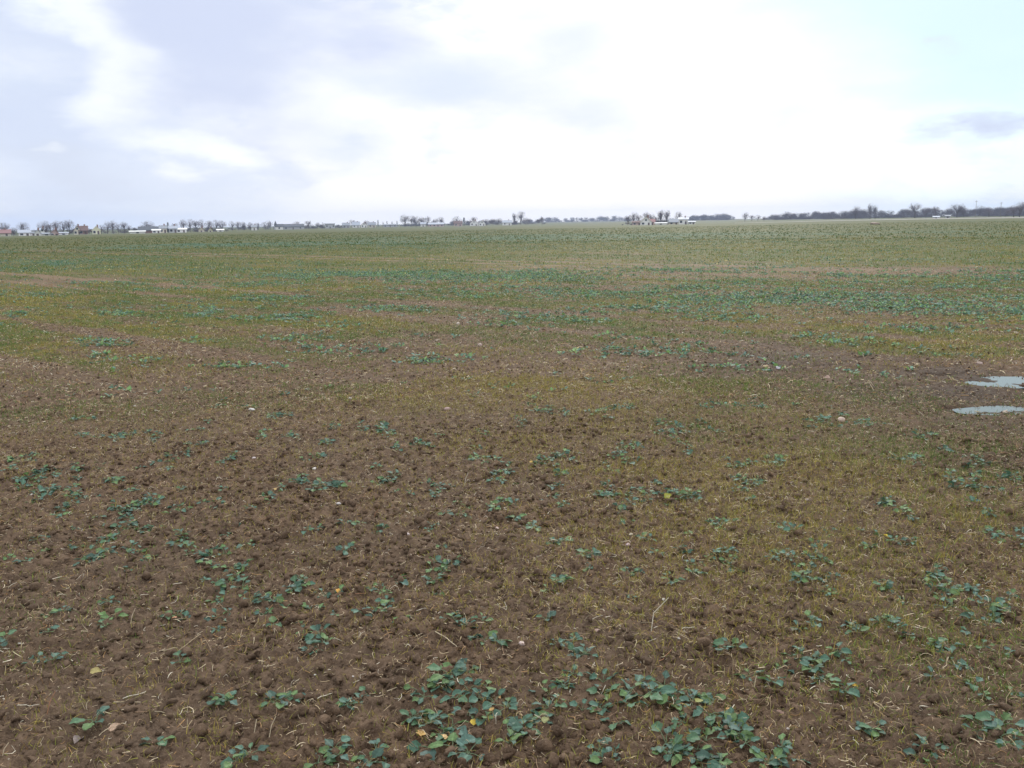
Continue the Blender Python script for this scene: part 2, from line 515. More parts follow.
# ------------------------------------------------------------------ mesh building
def mesh_np(name, V, F, mats, tint=None, smooth=True, midx=None):
    """V (n,3); F (m,3|4) or a list of such arrays"""
    me = bpy.data.meshes.new(name)
    Fs = F if isinstance(F, list) and not isinstance(F[0], tuple) else [F]
    Fs = [np.asarray(f, np.int32) for f in Fs if len(f)]
    V = np.asarray(V, np.float32)
    me.vertices.add(len(V)); me.vertices.foreach_set('co', V.ravel())
    nl = sum(f.size for f in Fs); nf = sum(len(f) for f in Fs)
    me.loops.add(nl); me.loops.foreach_set('vertex_index', np.concatenate([f.ravel() for f in Fs]))
    tot = np.concatenate([np.full(len(f), f.shape[1], np.int32) for f in Fs])
    st = np.concatenate([[0], np.cumsum(tot)[:-1]]).astype(np.int32)
    me.polygons.add(nf); me.polygons.foreach_set('loop_start', st); me.polygons.foreach_set('loop_total', tot)
    me.polygons.foreach_set('use_smooth', np.full(nf, smooth))
    if midx is not None: me.polygons.foreach_set('material_index', np.asarray(midx, np.int32))
    for m in (mats if isinstance(mats, (list, tuple)) else [mats]): me.materials.append(m)
    if tint is not None:
        a = me.color_attributes.new('tint', 'FLOAT_COLOR', 'POINT')
        c = np.ones((len(V), 4), np.float32); c[:, :3] = tint
        a.data.foreach_set('color', c.ravel())
    me.update(calc_edges=True)
    return me


def link(name, me, parent=None, kind=None, label=None, cat=None, group=None):
    o = bpy.data.objects.new(name, me); COL.objects.link(o)
    if parent is not None: o.parent = parent
    tag(o, label, cat, group, kind)
    return o


def tag(o, label=None, cat=None, group=None, kind=None):
    if kind: o['kind'] = kind
    if label: o['label'] = label
    if cat: o['category'] = cat
    if group: o['group'] = group


class MB:
    def __init__(s): s.v = []; s.f3 = []; s.f4 = []; s.n = 0

    def add(s, V, F):
        V = np.asarray(V, float); F = np.asarray(F, int)
        (s.f3 if F.shape[1] == 3 else s.f4).append(F + s.n)
        s.v.append(V); s.n += len(V)

    def box(s, x0, x1, y0, y1, z0, z1):
        V = [(x, y, z) for x in (x0, x1) for y in (y0, y1) for z in (z0, z1)]
        s.add(V, [(0, 1, 3, 2), (4, 6, 7, 5), (0, 4, 5, 1), (2, 3, 7, 6), (0, 2, 6, 4), (1, 5, 7, 3)])

    def tube(s, pts, rad, n=5):
        P = np.asarray(pts, float); R = np.broadcast_to(rad, len(P))
        V = []
        for i in range(len(P)):
            t = P[min(i + 1, len(P) - 1)] - P[max(i - 1, 0)]
            t = t / (np.linalg.norm(t) + 1e-9)
            a = np.cross(t, (0.3, .9, .2)); a /= np.linalg.norm(a) + 1e-9; b = np.cross(t, a)
            for k in range(n):
                w = 2 * math.pi * k / n
                V.append(P[i] + R[i] * (math.cos(w) * a + math.sin(w) * b))
        F = [(i * n + k, i * n + (k + 1) % n, (i + 1) * n + (k + 1) % n, (i + 1) * n + k)
             for i in range(len(P) - 1) for k in range(n)]
        s.add(V, F)

    def mesh(s, name, mat, smooth=False, tint=None):
        V = np.concatenate(s.v)
        Fs = []
        if s.f3: Fs.append(np.concatenate(s.f3))
        if s.f4: Fs.append(np.concatenate(s.f4))
        return mesh_np(name, V, Fs, mat, tint, smooth)


def rot_zyx(az, pitch, roll):
    """batch of rotation matrices Rz(az) Ry(pitch) Rx(roll)"""
    ca, sa, cp, sp_, cr, sr = np.cos(az), np.sin(az), np.cos(pitch), np.sin(pitch), np.cos(roll), np.sin(roll)
    R = np.empty((len(az), 3, 3))
    R[:, 0, 0] = ca * cp; R[:, 0, 1] = ca * sp_ * sr - sa * cr; R[:, 0, 2] = ca * sp_ * cr + sa * sr
    R[:, 1, 0] = sa * cp; R[:, 1, 1] = sa * sp_ * sr + ca * cr; R[:, 1, 2] = sa * sp_ * cr - ca * sr
    R[:, 2, 0] = -sp_; R[:, 2, 1] = cp * sr; R[:, 2, 2] = cp * cr
    return R


def batch(T, F, R, S, P):
    """template verts T (k,3) repeated with rotation R (n,3,3), scale S (n,3), place P (n,3)"""
    n, k = len(P), len(T)
    V = np.einsum('nij,nkj->nki', R, T[None] * S[:, None, :]) + P[:, None, :]
    FF = (F[None] + (np.arange(n) * k)[:, None, None]).reshape(-1, F.shape[1])
    return V.reshape(-1, 3), FF


def merge(parts):
    V = []; F = {3: [], 4: []}; C = []; n = 0
    for v, f, c in parts:
        V.append(v); C.append(c); F[f.shape[1]].append(f + n); n += len(v)
    return np.concatenate(V), [np.concatenate(F[k]) for k in (3, 4) if F[k]], np.concatenate(C)


# ------------------------------------------------------------------ the field itself: one sheet to the horizon
def build_ground():
    rr = [.25, .6, 1.0, 1.4, 1.6]
    while rr[-1] < 3100:
        r = rr[-1]
        if r < 10: k = .0026
        elif r < 60: k = .0026 + (r - 10) * .00012
        else: k = .0085 if r < 700 else .03
        rr.append(r * (1 + k))
    rr = np.array(rr)
    fine = np.radians(np.concatenate([np.arange(-88, -43, .35), np.arange(-43, 43.001, .135), np.arange(43.3, 88, .35)]))
    coarse_l = np.radians(np.arange(-180, -88, 4.0)); coarse_r = np.radians(np.arange(91, 180, 4.0))
    th = np.concatenate([coarse_l, fine, coarse_r])
    R, T = np.meshgrid(rr, th, indexing='ij')
    X = R * np.sin(T); Y = R * np.cos(T)
    x, y = X.ravel(), Y.ravel()
    z = ground_z(x, y)
    V = np.stack([x, y, z], 1)
    nr, nt = R.shape
    i = np.arange(nr - 1)[:, None] * nt; j = np.arange(nt)[None]
    a = i + j; b = i + (j + 1) % nt
    F = np.stack([a, b, b + nt, a + nt], -1).reshape(-1, 4)
    c0 = len(V)
    V = np.vstack([V, [[0, 0, 0]]])
    jj = np.arange(nt)
    F3 = np.stack([np.full(nt, c0), (jj + 1) % nt, jj], 1)
    me = mesh_np('field', V, [F, F3], M['soil'])
    g, ra, w, st = cover(V[:, 0], V[:, 1])
    r = np.hypot(V[:, 0], V[:, 1])
    # near the path the plants themselves stand as geometry; farther off the sheet carries their cover
    kg = .3 + .7 * sstep(6, 22, r)
    a_ = me.color_attributes.new('cover', 'FLOAT_COLOR', 'POINT')
    c = np.ones((len(V), 4), np.float32)
    c[:, 0] = g * kg; c[:, 1] = ra * (.2 + .8 * sstep(14, 60, r)); c[:, 2] = w
    a_.data.foreach_set('color', c.ravel())
    a2 = me.attributes.new('straw', 'FLOAT', 'POINT')
    a2.data.foreach_set('value', (st * (.35 + .65 * sstep(12, 40, r))).astype(np.float32))
    return link('field', me, kind='structure', label='bare brown winter field with sparse green cover running to the horizon')


build_ground()

# puddle water sheets in the hollows
for cx, cy, a, b in PUDW:
    n = 48
    ang = np.linspace(0, 2 * math.pi, n, endpoint=False)
    wob = 1.05 + .3 * (vnoise(ang * 2.2 + cx, np.full(n, cy), 5) - .5)
    gx = cx + np.cos(ang) * a * wob; gy = cy + np.sin(ang) * b * wob
    lvl = float(np.percentile(ground_z(cx + rng.uniform(-.6, .6, 300) * a, cy + rng.uniform(-.6, .6, 300) * b), 70)) + .003
    V = np.vstack([np.stack([gx, gy, np.full(n, lvl)], 1), [[cx, cy, lvl]]])
    F = np.array([(i, (i + 1) % n, n) for i in range(n)])
    link('puddle', mesh_np('puddle', V, F, M['water']), kind='structure', label='shallow puddle reflecting the sky in the muddy field')


# ------------------------------------------------------------------ loose clods on the near soil
def ico(sub):
    import bmesh
    bm = bmesh.new(); bmesh.ops.create_icosphere(bm, subdivisions=sub, radius=1.0)
    V = np.array([v.co[:] for v in bm.verts]); F = np.array([[v.index for v in f.verts] for f in bm.faces])
    bm.free(); return V, F


def sample_fan(n, r0, r1, half=38, power=1.0):
    """random places over the ground in front, even per area (power 1) or thinning with distance (power 0)"""
    u = rng.random(n)
    if power == 1.0: r = np.sqrt(r0 ** 2 + u * (r1 ** 2 - r0 ** 2))
    else:
        k = power + 1
        r = (r0 ** k + u * (r1 ** k - r0 ** k)) ** (1 / k)
    h_ = half + np.minimum(48, np.degrees(2.2 / r))       # wider close by, so the ground stays covered a step aside
    t = np.radians(rng.uniform(-1, 1, n) * h_)
    return r * np.sin(t), r * np.cos(t)


def lumpy(V, seed, amt=.35):
    r = np.random.default_rng(seed)
    out = V.copy()
    d = np.ones(len(V))
    for _ in range(7):
        ax = r.normal(size=3); ax /= np.linalg.norm(ax)
        d += amt * .35 * np.sin(V @ ax * r.uniform(1.5, 6) + r.uniform(0, 6))
    d += r.normal(0, amt * .12, len(V))
    return out * d[:, None]


def build_clods():
    Vi, Fi = ico(2); Vs, Fs_ = ico(1)
    parts = []
    for (n, r0, r1, smin, smax, Vt, Ft, pw) in ((32000, 1.9, 7, .004, .022, Vi, Fi, .3), (90000, 1.9, 9, .002, .009, Vs, Fs_, .3),
                                                (90000, 6.5, 22, .005, .015, Vs, Fs_, .3)):
        x, y = sample_fan(n, r0, r1, 38, pw)
        g, ra, w, st = cover(x, y)
        keep = rng.random(n) < (1 - .5 * g) * (1 - .5 * w) * (.45 + .9 * fbm(x * 1.1, y * 1.1, 131, 3))
        x, y = x[keep], y[keep]
        z = ground_z(x, y)
        s = smin + (smax - smin) * rng.random(len(x)) ** 2.6
        var = rng.integers(0, 6, len(x))
        for k in range(6):
            q = var == k
            m = q.sum()
            T = lumpy(Vt, 50 + k, .48)
            S = s[q][:, None] * rng.uniform(.55, 1.25, (m, 3)) * np.array([1, 1, .8])
            R = rot_zyx(rng.uniform(0, 6.28, m), rng.normal(0, .4, m), rng.normal(0, .4, m))
            P = np.stack([x[q], y[q], z[q] + s[q] * .12], 1)
            v, f = batch(T, Ft, R, S, P)
            parts.append((v, f, np.zeros((len(v), 3))))
    V, F, C = merge(parts)
    link('soil_clods', mesh_np('soil_clods', V, F, M['clod']), kind='stuff', label='crumbly brown soil clods strewn over the bare field', cat='soil clods')


build_clods()

# ------------------------------------------------------------------ grass blades, dry bits
GT = np.array([(-.5, 0, 0), (.5, 0, 0), (-.42, .1, .4), (.42, .1, .4), (-.25, .35, .75), (.25, .35, .75), (0, .75, .95)], float)
GF4 = np.array([(0, 1, 3, 2), (2, 3, 5, 4)]); GF3 = np.array([(4, 5, 6)])


def blades(x, y, z, length, width, lean, cols):
    n = len(x)
    R = rot_zyx(rng.uniform(0, 6.28, n), rng.normal(0, .25, n), -lean)
    S = np.stack([width, length, length], 1)
    P = np.stack([x, y, z], 1)
    v, f4 = batch(GT, GF4, R, S, P)
    _, f3 = batch(GT, GF3, R[:1], S[:1], P[:1])
    f3 = (GF3[None] + (np.arange(n) * 7)[:, None, None]).reshape(-1, 3)
    return v, f4, f3, np.repeat(cols, 7, 0)


G_COL = np.array([(.34, .27, .065), (.26, .25, .05), (.18, .19, .04), (.09, .16, .030), (.13, .21, .04), (.42, .34, .19), (.24, .14, .07)])


def build_grass():
    VV, F4, F3, CC = [], [], [], []; off = 0
    for (ntuft, per, r0, r1, l0, l1, wd, pw) in ((120000, 6, 1.9, 9, .014, .055, .0020, .35), (95000, 6, 8, 24, .018, .05, .0042, .3),
                                               (50000, 4, 22, 70, .035, .09, .012, .1), (30000, 3, 65, 260, .05, .12, .045, -.2)):
        x, y = sample_fan(ntuft, r0, r1, 36, pw)
        g, ra, w, st = cover(x, y)
        keep = rng.random(ntuft) < np.clip(g * 1.5 + .15, 0, 1) * np.where(w > .7, .2, 1)
        x, y, g = x[keep], y[keep], g[keep]
        m = len(x)
        sp = .025 if r1 < 30 else .08
        X = np.repeat(x, per) + rng.normal(0, sp, m * per); Y = np.repeat(y, per) + rng.normal(0, sp, m * per)
        Z = ground_z(X, Y) - .003
        n = len(X)
        yel = np.repeat(fbm(x * .5, y * .5, 141, 3), per)       # yellow and green stretches
        pr = rng.random(n)
        hue = np.clip((yel - .5) * 4 + pr, 0, .999)
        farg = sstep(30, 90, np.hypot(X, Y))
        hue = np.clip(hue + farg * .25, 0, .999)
        idx = np.where(hue < .30, rng.integers(0, 2, n), np.where(hue < .62, 2, np.where(hue < .85, 4, 3)))
        idx = np.where(rng.random(n) < .20 * (1 - farg), rng.integers(5, 7, n), idx)
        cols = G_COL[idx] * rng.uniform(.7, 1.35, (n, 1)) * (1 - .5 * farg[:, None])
        L_ = rng.uniform(l0, l1, n) * (.7 + .5 * np.repeat(g, per))
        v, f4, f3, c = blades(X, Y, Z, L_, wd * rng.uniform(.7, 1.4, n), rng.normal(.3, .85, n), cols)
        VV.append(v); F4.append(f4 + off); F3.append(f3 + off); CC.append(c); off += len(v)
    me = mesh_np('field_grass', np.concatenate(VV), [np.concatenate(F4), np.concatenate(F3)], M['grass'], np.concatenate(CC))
    link('field_grass', me, kind='stuff', label='thin yellow green grass growing sparsely across the field', cat='grass')


build_grass()

# dry bits lying about: bent three sided slivers
ST = []
for i, t in enumerate((0, .35, .7, 1.0)):
    bend = .12 * math.sin(math.pi * t)
    for k in range(3):
        w_ = 2 * math.pi * k / 3
        ST.append((t - .5, bend + .5 * math.cos(w_) * (1, 1, .9, .5)[i], .5 * math.sin(w_) * (1, 1, .9, .5)[i]))
ST = np.array(ST)
ST[:, 1] = np.where(True, ST[:, 1], 0)
SF = np.array([(i * 3 + k, i * 3 + (k + 1) % 3, i * 3 + 3 + (k + 1) % 3, i * 3 + 3 + k) for i in range(3) for k in range(3)])


def straw_template(bend):
    T = []
    for i, t in enumerate((0, .35, .7, 1.0)):
        for k in range(3):
            w_ = 2 * math.pi * k / 3
            T.append((t - .5, bend * math.sin(math.pi * t), 0, .5 * math.cos(w_), .5 * math.sin(w_)))
    return np.array(T)


def straws(x, y, z, length, rad, az, pitch, bend, cols):
    """each straw: centre line of given length, constant thickness"""
    n = len(x)
    T = straw_template(1.0)
    base = np.zeros((n, 12, 3))
    base[:, :, 0] = T[None, :, 0] * length[:, None]
    base[:, :, 1] = T[None, :, 1] * (bend * length)[:, None] + T[None, :, 3] * rad[:, None] * 2
    base[:, :, 2] = T[None, :, 4] * rad[:, None] * 2
    R = rot_zyx(az, pitch, rng.uniform(0, 6.28, n) * .0 + rng.normal(0, .9, n))
    V = np.einsum('nij,nkj->nki', R, base) + np.stack([x, y, z], 1)[:, None]
    F = (SF[None] + (np.arange(n) * 12)[:, None, None]).reshape(-1, 4)
    return V.reshape(-1, 3), F, np.repeat(cols, 12, 0)


S_COL = np.array([(.50, .41, .27), (.38, .29, .17), (.26, .17, .10), (.32, .19, .08), (.58, .52, .40), (.17, .11, .07)])


def build_straw():
    parts = []
    for (n, r0, r1, l0, l1, rad, pw) in ((200000, 1.9, 9, .008, .048, .00082, .35), (130000, 8, 28, .02, .07, .0022, .3), (9000, 26, 80, .04, .10, .005, .1)):
        x, y = sample_fan(n, r0, r1, 37, pw)
        g, ra, w, st = cover(x, y)
        keep = rng.random(n) < (.15 + .95 * st) * (1 - .3 * w)
        x, y = x[keep], y[keep]; m = len(x)
        z = ground_z(x, y) + rng.uniform(.002, .016, m)
        c = S_COL[rng.choice(6, m, p=[.18, .24, .22, .18, .06, .12])] * rng.uniform(.9, 1.7, (m, 1))
        parts.append(straws(x, y, z, l0 + (l1 - l0) * rng.random(m) ** 2.5, rad * rng.uniform(.6, 1.7, m), rng.uniform(0, 6.28, m),
                            rng.normal(0, .3, m), rng.normal(0, .5, m), c))
    V, F, C = merge(parts)
    link('straw_litter', mesh_np('straw_litter', V, F, M['straw'], C), kind='stuff', label='short dry stalks and root bits scattered over the soil', cat='straw')


build_straw()


# ------------------------------------------------------------------ rapeseed plants
LEAF_GREENS = np.array([(.058, .120, .076), (.072, .138, .092), (.088, .155, .108), (.074, .130, .100), (.078, .145, .072), (.052, .100, .070)])


def leaf_grid(L, Wd, nu=7, nv=5, seed=0, cup=.25, droop=.5):
    """one leaf along +x: stalk then a broad wavy, slightly lobed blade; verts, quads"""
    r = np.random.default_rng(seed)
    ph = r.uniform(0, 6.28, 4)
    ed = r.uniform(.08, .22)
    V = []
    for i in range(nu):
        t = i / (nu - 1)
        wprof = math.sin(math.pi * min(1, (t * .93 + .05)) ** .85) ** .72
        for j in range(nv):
            s = 2 * j / (nv - 1) - 1
            edge = 1 + ed * math.sin(9 * t + ph[0]) * abs(s) + ed * .6 * math.sin(17 * t + ph[1] + s) * abs(s)
            y = s * .5 * Wd * wprof * edge
            xx = L * (t + .03 * (1 - abs(s)) * math.sin(3 * t + ph[3]))
            z = cup * abs(s) ** 1.5 * Wd * .5 * wprof - droop * L * .35 * t * t + .05 * L * math.sin(7 * t + ph[2] + 2.5 * s) * abs(s)
            z -= .018 * L * math.exp(-(s / .2) ** 2)
            V.append((xx, y, z + r.normal(0, .012 * L)))
    F = [(i * nv + j, (i + 1) * nv + j, (i + 1) * nv + j + 1, i * nv + j + 1) for i in range(nu - 1) for j in range(nv - 1)]
    return np.array(V), np.array(F)


def rosette(seed, nleaf, size, yellow=0.0, fresh=.15, nu=9, nv=7, spread=1.0, up=0.0):
    """a whole plant as arrays"""
    r = np.random.default_rng(seed)
    parts = []
    a0 = r.uniform(0, 6.28)
    for k in range(nleaf):
        L = size * r.uniform(.55, 1.1) * (1 - .25 * k / nleaf)
        Wd = L * r.uniform(.66, .92)
        Vl, Fl = leaf_grid(L, Wd, nu, nv, seed * 31 + k, r.uniform(.05, .45), r.uniform(.1, .9))
        st = size * r.uniform(.25, .85) * spread
        tilt = r.uniform(.05, .55) + .35 * (k / nleaf)
        az = a0 + k * 2.4 + r.normal(0, .35)
        # stalk, rising from the crown then carrying the blade
        hx = st * math.cos(tilt); hz = st * math.sin(tilt) + .004
        Rz = rot_zyx(np.array([az]), np.array([-(tilt * .45 + up + r.normal(0, .16 + up * .6))]), np.array([r.normal(0, .3)]))[0]
        Vb = Vl @ Rz.T + np.array([hx * math.cos(az), hx * math.sin(az), hz])
        u = r.random()
        if u < yellow: c = np.array((.42, .32, .10)) * r.uniform(.7, 1.1)
        elif u < yellow + fresh: c = np.array((.115, .19, .065)) * r.uniform(.8, 1.1)
        else: c = LEAF_GREENS[r.integers(0, 6)] * r.uniform(.85, 1.3)
        C = np.tile(c, (len(Vb), 1))
        mid = np.abs(np.arange(nv) - (nv - 1) / 2) < .1
        C.reshape(nu, nv, 3)[:, mid] *= 1.45            # paler midrib
        parts.append((Vb, Fl, C))
        # stalk
        p0 = np.zeros(3); p1 = np.array([hx * .5 * math.cos(az), hx * .5 * math.sin(az), hz * .75]); p2 = Vb[nv // 2]
        mb = MB(); mb.tube([p0, p1, p2 + np.array([0, 0, -.001])], [size * .035, size * .03, size * .022], 4)
        parts.append((np.concatenate(mb.v), mb.f4[0], np.tile(np.array((.16, .21, .11)), (12, 1))))
    return merge(parts)


ROS = []
for k in range(22):
    nl = [4, 5, 6, 7, 5, 4, 6, 8, 3, 5, 4][k % 11]
    V, F, C = rosette(100 + k, nl, 1.0, .004 if k % 3 else .02, .2)
    ROS.append((V, F, C))

# places of plants seen in the near field (picture columns and rows, projected to the ground) and rough size
PL = """48,612 64,609 112,616 105,623 167,611 177,608 6,643 36,656 53,656 95,719,1.3 217,696 227,700 180,658 237,760 250,757 156,742 217,612 230,581 240,589 252,594 214,593 108,598
261,591 272,597 264,607 274,619 295,586 287,607 311,606 320,608 324,593 312,641 320,637 312,651 325,644 381,582 397,581 381,590 363,612 376,606 386,602 402,621 449,624 455,626 467,630 483,627 484,642 498,645 472,638 436,578 443,571
454,671,1.2 442,675 449,680,1.2 468,673,1.2 417,688,1.2 432,686 424,697,1.3 443,688,1.2 456,685,1.3 469,692 486,690,1.4 456,699 482,702 495,705 507,711,1.2 412,716 423,719 430,724,1.2 433,717 453,723,1.4 443,729 429,746,1.7 455,738,1.2 462,742 453,750,1.2 469,757,1.3 467,714 485,720
334,750 318,761,1.1 339,758 350,763 376,750 386,761 370,763 509,750,1.4 508,737 283,699 292,698 274,702 360,694 369,690 348,704
546,623 558,646 577,657 586,659 573,679 564,690 545,689 546,696 603,686,1.2 602,700,1.2 601,711 630,698,1.3 637,689 650,693,1.3 645,701,1.3 657,701,1.3 632,711 623,694 664,684 676,692 673,706 681,713 685,722 697,694 705,698 714,700,1.1 693,702 710,714,1.2 716,719 732,720,1.2 733,731,1.3 723,728 741,735 746,742 706,737,1.2 689,733 697,745,1.2 666,744,1.2 676,748,1.2 670,753,1.2 683,753,1.3 694,753 707,757,1.3 720,761,1.3 703,764 615,727,1.2 582,713 548,710 541,722,1.2 532,725 521,727,1.3 516,735 526,737 608,761 615,754 599,753 722,650 731,647 559,582 632,571 574,641 766,761 751,672 673,580
795,576 804,578 827,578 885,584 924,578 932,573 939,585 945,589 958,586 976,590 984,604,1.2 995,603,1.2 993,616 1000,610 799,625 815,624 811,620 853,628 857,633 880,621 892,621 896,632 909,638 937,646 948,646 969,628 983,644 1002,651 782,661 791,654 803,653 815,657 812,666 823,676 837,650 846,657 773,680 851,683 844,690 933,679 954,664 972,688 984,696 1014,690 864,731 876,731 931,753,1.1 924,761 922,748 982,728,1.3 1001,727,1.3 1000,740,1.4 1007,746 976,737 771,761,1.2 781,750 794,761
5,468 14,457 29,457 22,486 38,478 29,478 52,486 61,487 42,472 39,499 62,504 72,499 81,494 74,468 83,466 113,478 130,486 156,460 171,460 115,507 122,508 99,513 141,499 151,504 156,498 135,508 174,511 180,509 109,522 118,525 130,521 141,526 151,525 105,535 96,541 115,533 182,533 90,557 109,551 100,556 130,546 141,550 146,556 156,551 180,543 187,551 211,551 224,550 206,559 220,564 234,564 243,563 229,578 242,582 38,535 69,535 26,557 78,419 85,434 117,434 128,432 159,432 198,427 203,444 229,460 250,508 229,533 246,541 221,402 247,404 213,500
275,413 287,413 328,422 363,425 381,425 385,432 390,431 287,435 265,432 328,442 321,456 417,440 425,442 399,449 482,429 475,453 485,455 495,456 506,462 490,469 507,469 394,473 386,475 438,481 436,488 295,483 311,483 324,485 339,483 269,498 347,524 305,529 384,528 460,511 467,504 433,525 493,500 501,499 446,567 442,548 434,580 300,573 347,550
527,403 538,410 548,410 517,420 564,413 598,413 608,418 616,410 629,409 663,427 668,434 676,429 681,443 694,426 720,432 715,403 739,404 757,405 538,461 548,457 560,455 621,453 629,460 637,449 608,465 561,470 551,483 603,492 612,491 629,491 649,491 663,490 675,492,1.2 690,492,1.3 744,478 745,485 733,462 741,461 759,478 620,509 534,526 563,504 712,520 720,521 731,520 642,534 650,537 561,541 679,546 686,547 580,555 589,557 707,555 718,551 720,557 731,559 740,565 629,571 558,581 671,580 699,573 515,501
820,418 841,413 807,420 836,423 862,420 872,422 919,434 929,431 942,448 911,457 898,459 773,461 782,461 972,462 984,462 1000,477 1013,477 950,470 957,486 979,487 880,505 885,504 898,507 903,513 830,528 784,530 794,533 987,515 981,530 989,533 1002,535 1015,538 1019,546 880,534 896,541 911,538 868,547 778,552 786,550 810,555 821,551 821,560 797,574 802,577 825,578 885,585 935,569 927,580 940,577 958,586 945,587"""
plants = []
for tok in PL.split():
    q = [float(v) for v in tok.split(',')]
    plants.append((q[0], q[1], q[2] if len(q) > 2 else 1.0))
plants.sort(key=lambda p: -p[1])

SPECIAL = {
    (429, 746): 'rapeseed plant with the single largest dark round leaf, beside two yellowed leaves',
    (318, 761): 'rapeseed plant with a smooth green leaf at the bottom edge, left of the clump',
    (95, 719): 'dull grey green rapeseed leaf rosette beside a tan dead leaf at bottom left',
    (112, 616): 'small bright lime green seedling alone on dark clods',
    (486, 690): 'rapeseed rosette with one broad grey green leaf at the upper right of the bottom clump',
    (507, 711): 'rapeseed rosette with a broad leaf at the right tip of the bottom clump',
    (509, 750): 'pale undersided rapeseed leaf on a small plant right of the bottom clump',
    (469, 757): 'speckled pale green rapeseed plant at the lower right corner of the bottom clump',
    (454, 671): 'upright rapeseed plant with a bright green leaf topping the bottom clump',
    (412, 716): 'rapeseed seedling at the left edge of the bottom clump',
    (1000, 740): 'large lobed rapeseed leaf plant in the bottom right corner',
    (645, 701): 'rapeseed rosette of large oval leaves midway along the row right of the clump',
    (720, 761): 'overlapping broad leaved rapeseed plant at the bottom edge under the right hand row',
    (984, 604): 'dark spreading rapeseed plant near the right edge with a yellow leaf in it',
    (690, 492): 'bluish broad leaved rapeseed plant right of a yellowed leaf in mid field',
    (675, 492): 'bluish rapeseed plant directly right of a yellow green dead leaf in mid field',
    (6, 643): 'rapeseed seedling beside a pale stone at the left edge',
}
REG = [  # x0,y0,x1,y1,label,group
    (400, 660, 515, 768, 'broad leaved rapeseed rosette crowded in the dense bottom clump', 'rapeseed in the bottom centre clump'),
    (300, 735, 400, 768, 'small rapeseed seedling on the bottom edge left of the clump', 'rapeseed left of the bottom clump'),
    (260, 640, 400, 735, 'thin rapeseed seedling on bare clods left of the dense clump', 'scattered rapeseed on bare clods'),
    (515, 670, 600, 768, 'rapeseed seedling in the loose trail just right of the dense clump', 'rapeseed trail right of the clump'),
    (600, 670, 700, 730, 'rapeseed rosette in the leafy row along the lower middle', 'rapeseed in the lower middle row'),
    (600, 730, 768, 768, 'rapeseed rosette in the thick bottom edge patch right of centre', 'rapeseed in the patch at the bottom edge'),
    (686, 670, 768, 745, 'rapeseed rosette at the right end of the leafy lower row', 'rapeseed at the right end of the row'),
    (762, 600, 1024, 700, 'small rapeseed seedling among dead grass on the lower right', 'rapeseed among dead grass'),
    (762, 700, 1024, 768, 'rapeseed seedling in the bottom right of the field', 'rapeseed in the bottom right'),
    (0, 600, 260, 768, 'lone small rapeseed seedling on the dark clods at lower left', 'rapeseed on dark clods'),
    (200, 560, 335, 625, 'rapeseed rosette in the tight row beside the round orange leaf', 'rapeseed in the row by the orange leaf'),
    (335, 560, 512, 660, 'small rapeseed seedling in the bare centre above the bottom clump', 'rapeseed in the bare centre'),
    (512, 540, 762, 670, 'small rapeseed seedling among clods and thin grass right of centre', 'rapeseed among thin grass'),
    (762, 540, 1024, 600, 'small rapeseed seedling in the scattered line below the yellow leaf', 'rapeseed in the scattered line'),
    (0, 400, 260, 560, 'rapeseed seedling in the diagonal drift on the left of the field', 'rapeseed in the left diagonal drift'),
    (260, 400, 512, 560, 'rapeseed seedling in the loose clusters left of the middle', 'rapeseed left of the middle'),
    (512, 400, 762, 540, 'rapeseed seedling in the loose clusters of the middle of the field', 'rapeseed in the middle'),
    (762, 400, 1024, 540, 'rapeseed seedling on damp ground near the puddle', 'rapeseed near the puddle'),
]
ros_mesh = {}


def ros_me(k):
    if k not in ros_mesh:
        V, F, C = ROS[k]
        ros_mesh[k] = mesh_np('rapeseed_plant', V, F, M['leaf'], C)
    return ros_mesh[k]


def plant_size(px, py, s):
    # real leaf length; nearer plants in the photo are no larger in kind, size varies a little with place
    return .040 * (1 + (s - 1) * .7) * rng.uniform(.85, 1.15) * (1.0 if py > 640 else 1.0 if py > 500 else 1.15)


rest = []; region = {}
for i, (px, py, s) in enumerate(plants):
    p = ground_at(px, py + 3)
    k = int(rng.integers(0, 22)); sz = plant_size(px, py, s)
    if i < 298:
        big = (px, py) in SPECIAL
        if (px, py) == (429, 746):
            V, F, C = rosette(901, 3, 1.0, 0, 0); sz = .066
            me = mesh_np('rapeseed_plant', V, F, M['leaf'], C)
        elif (px, py) == (112, 616):
            V, F, C = rosette(903, 6, 1.0, 0, 1.0); me = mesh_np('rapeseed_plant', V, F, M['leaf'], C * 1.2)
        else: me = ros_me(k)
        o = link('rapeseed_plant', me)
        o.location = (p[0], p[1], float(ground_z(p[0], p[1])) + .002)
        o.scale = (sz,) * 3
        o.rotation_euler = (rng.normal(0, .08), rng.normal(0, .08), rng.uniform(0, 6.28))
        if big: tag(o, SPECIAL[(px, py)], 'rapeseed plant', None)
        else:
            for x0, y0, x1, y1, lb, gr in REG:
                if x0 <= px <= x1 and y0 <= py <= y1:
                    region.setdefault(gr, []).append((px, o, lb)); break
            else: region.setdefault('rapeseed at the outer edge', []).append((px, o, 'rapeseed seedling at the outer edge of the clusters'))
    else: rest.append((p[0], p[1], sz, k))
    if py < 610:
        for _ in range(1 if py > 500 else 3):
            rest.append((p[0] + rng.normal(0, .05), p[1] + rng.normal(0, .11), sz * rng.uniform(.6, .95), k))

ORD = ('first second third fourth fifth sixth seventh eighth ninth tenth eleventh twelfth thirteenth fourteenth fifteenth '
       'sixteenth seventeenth eighteenth nineteenth').split()
TENS = ['', '', 'twent', 'thirt', 'fort', 'fift', 'sixt']


def ordinal(n):
    if n < 20: return ORD[n - 1]
    return TENS[n // 10] + ('ieth' if n % 10 == 0 else 'y-' + ORD[n % 10 - 1])


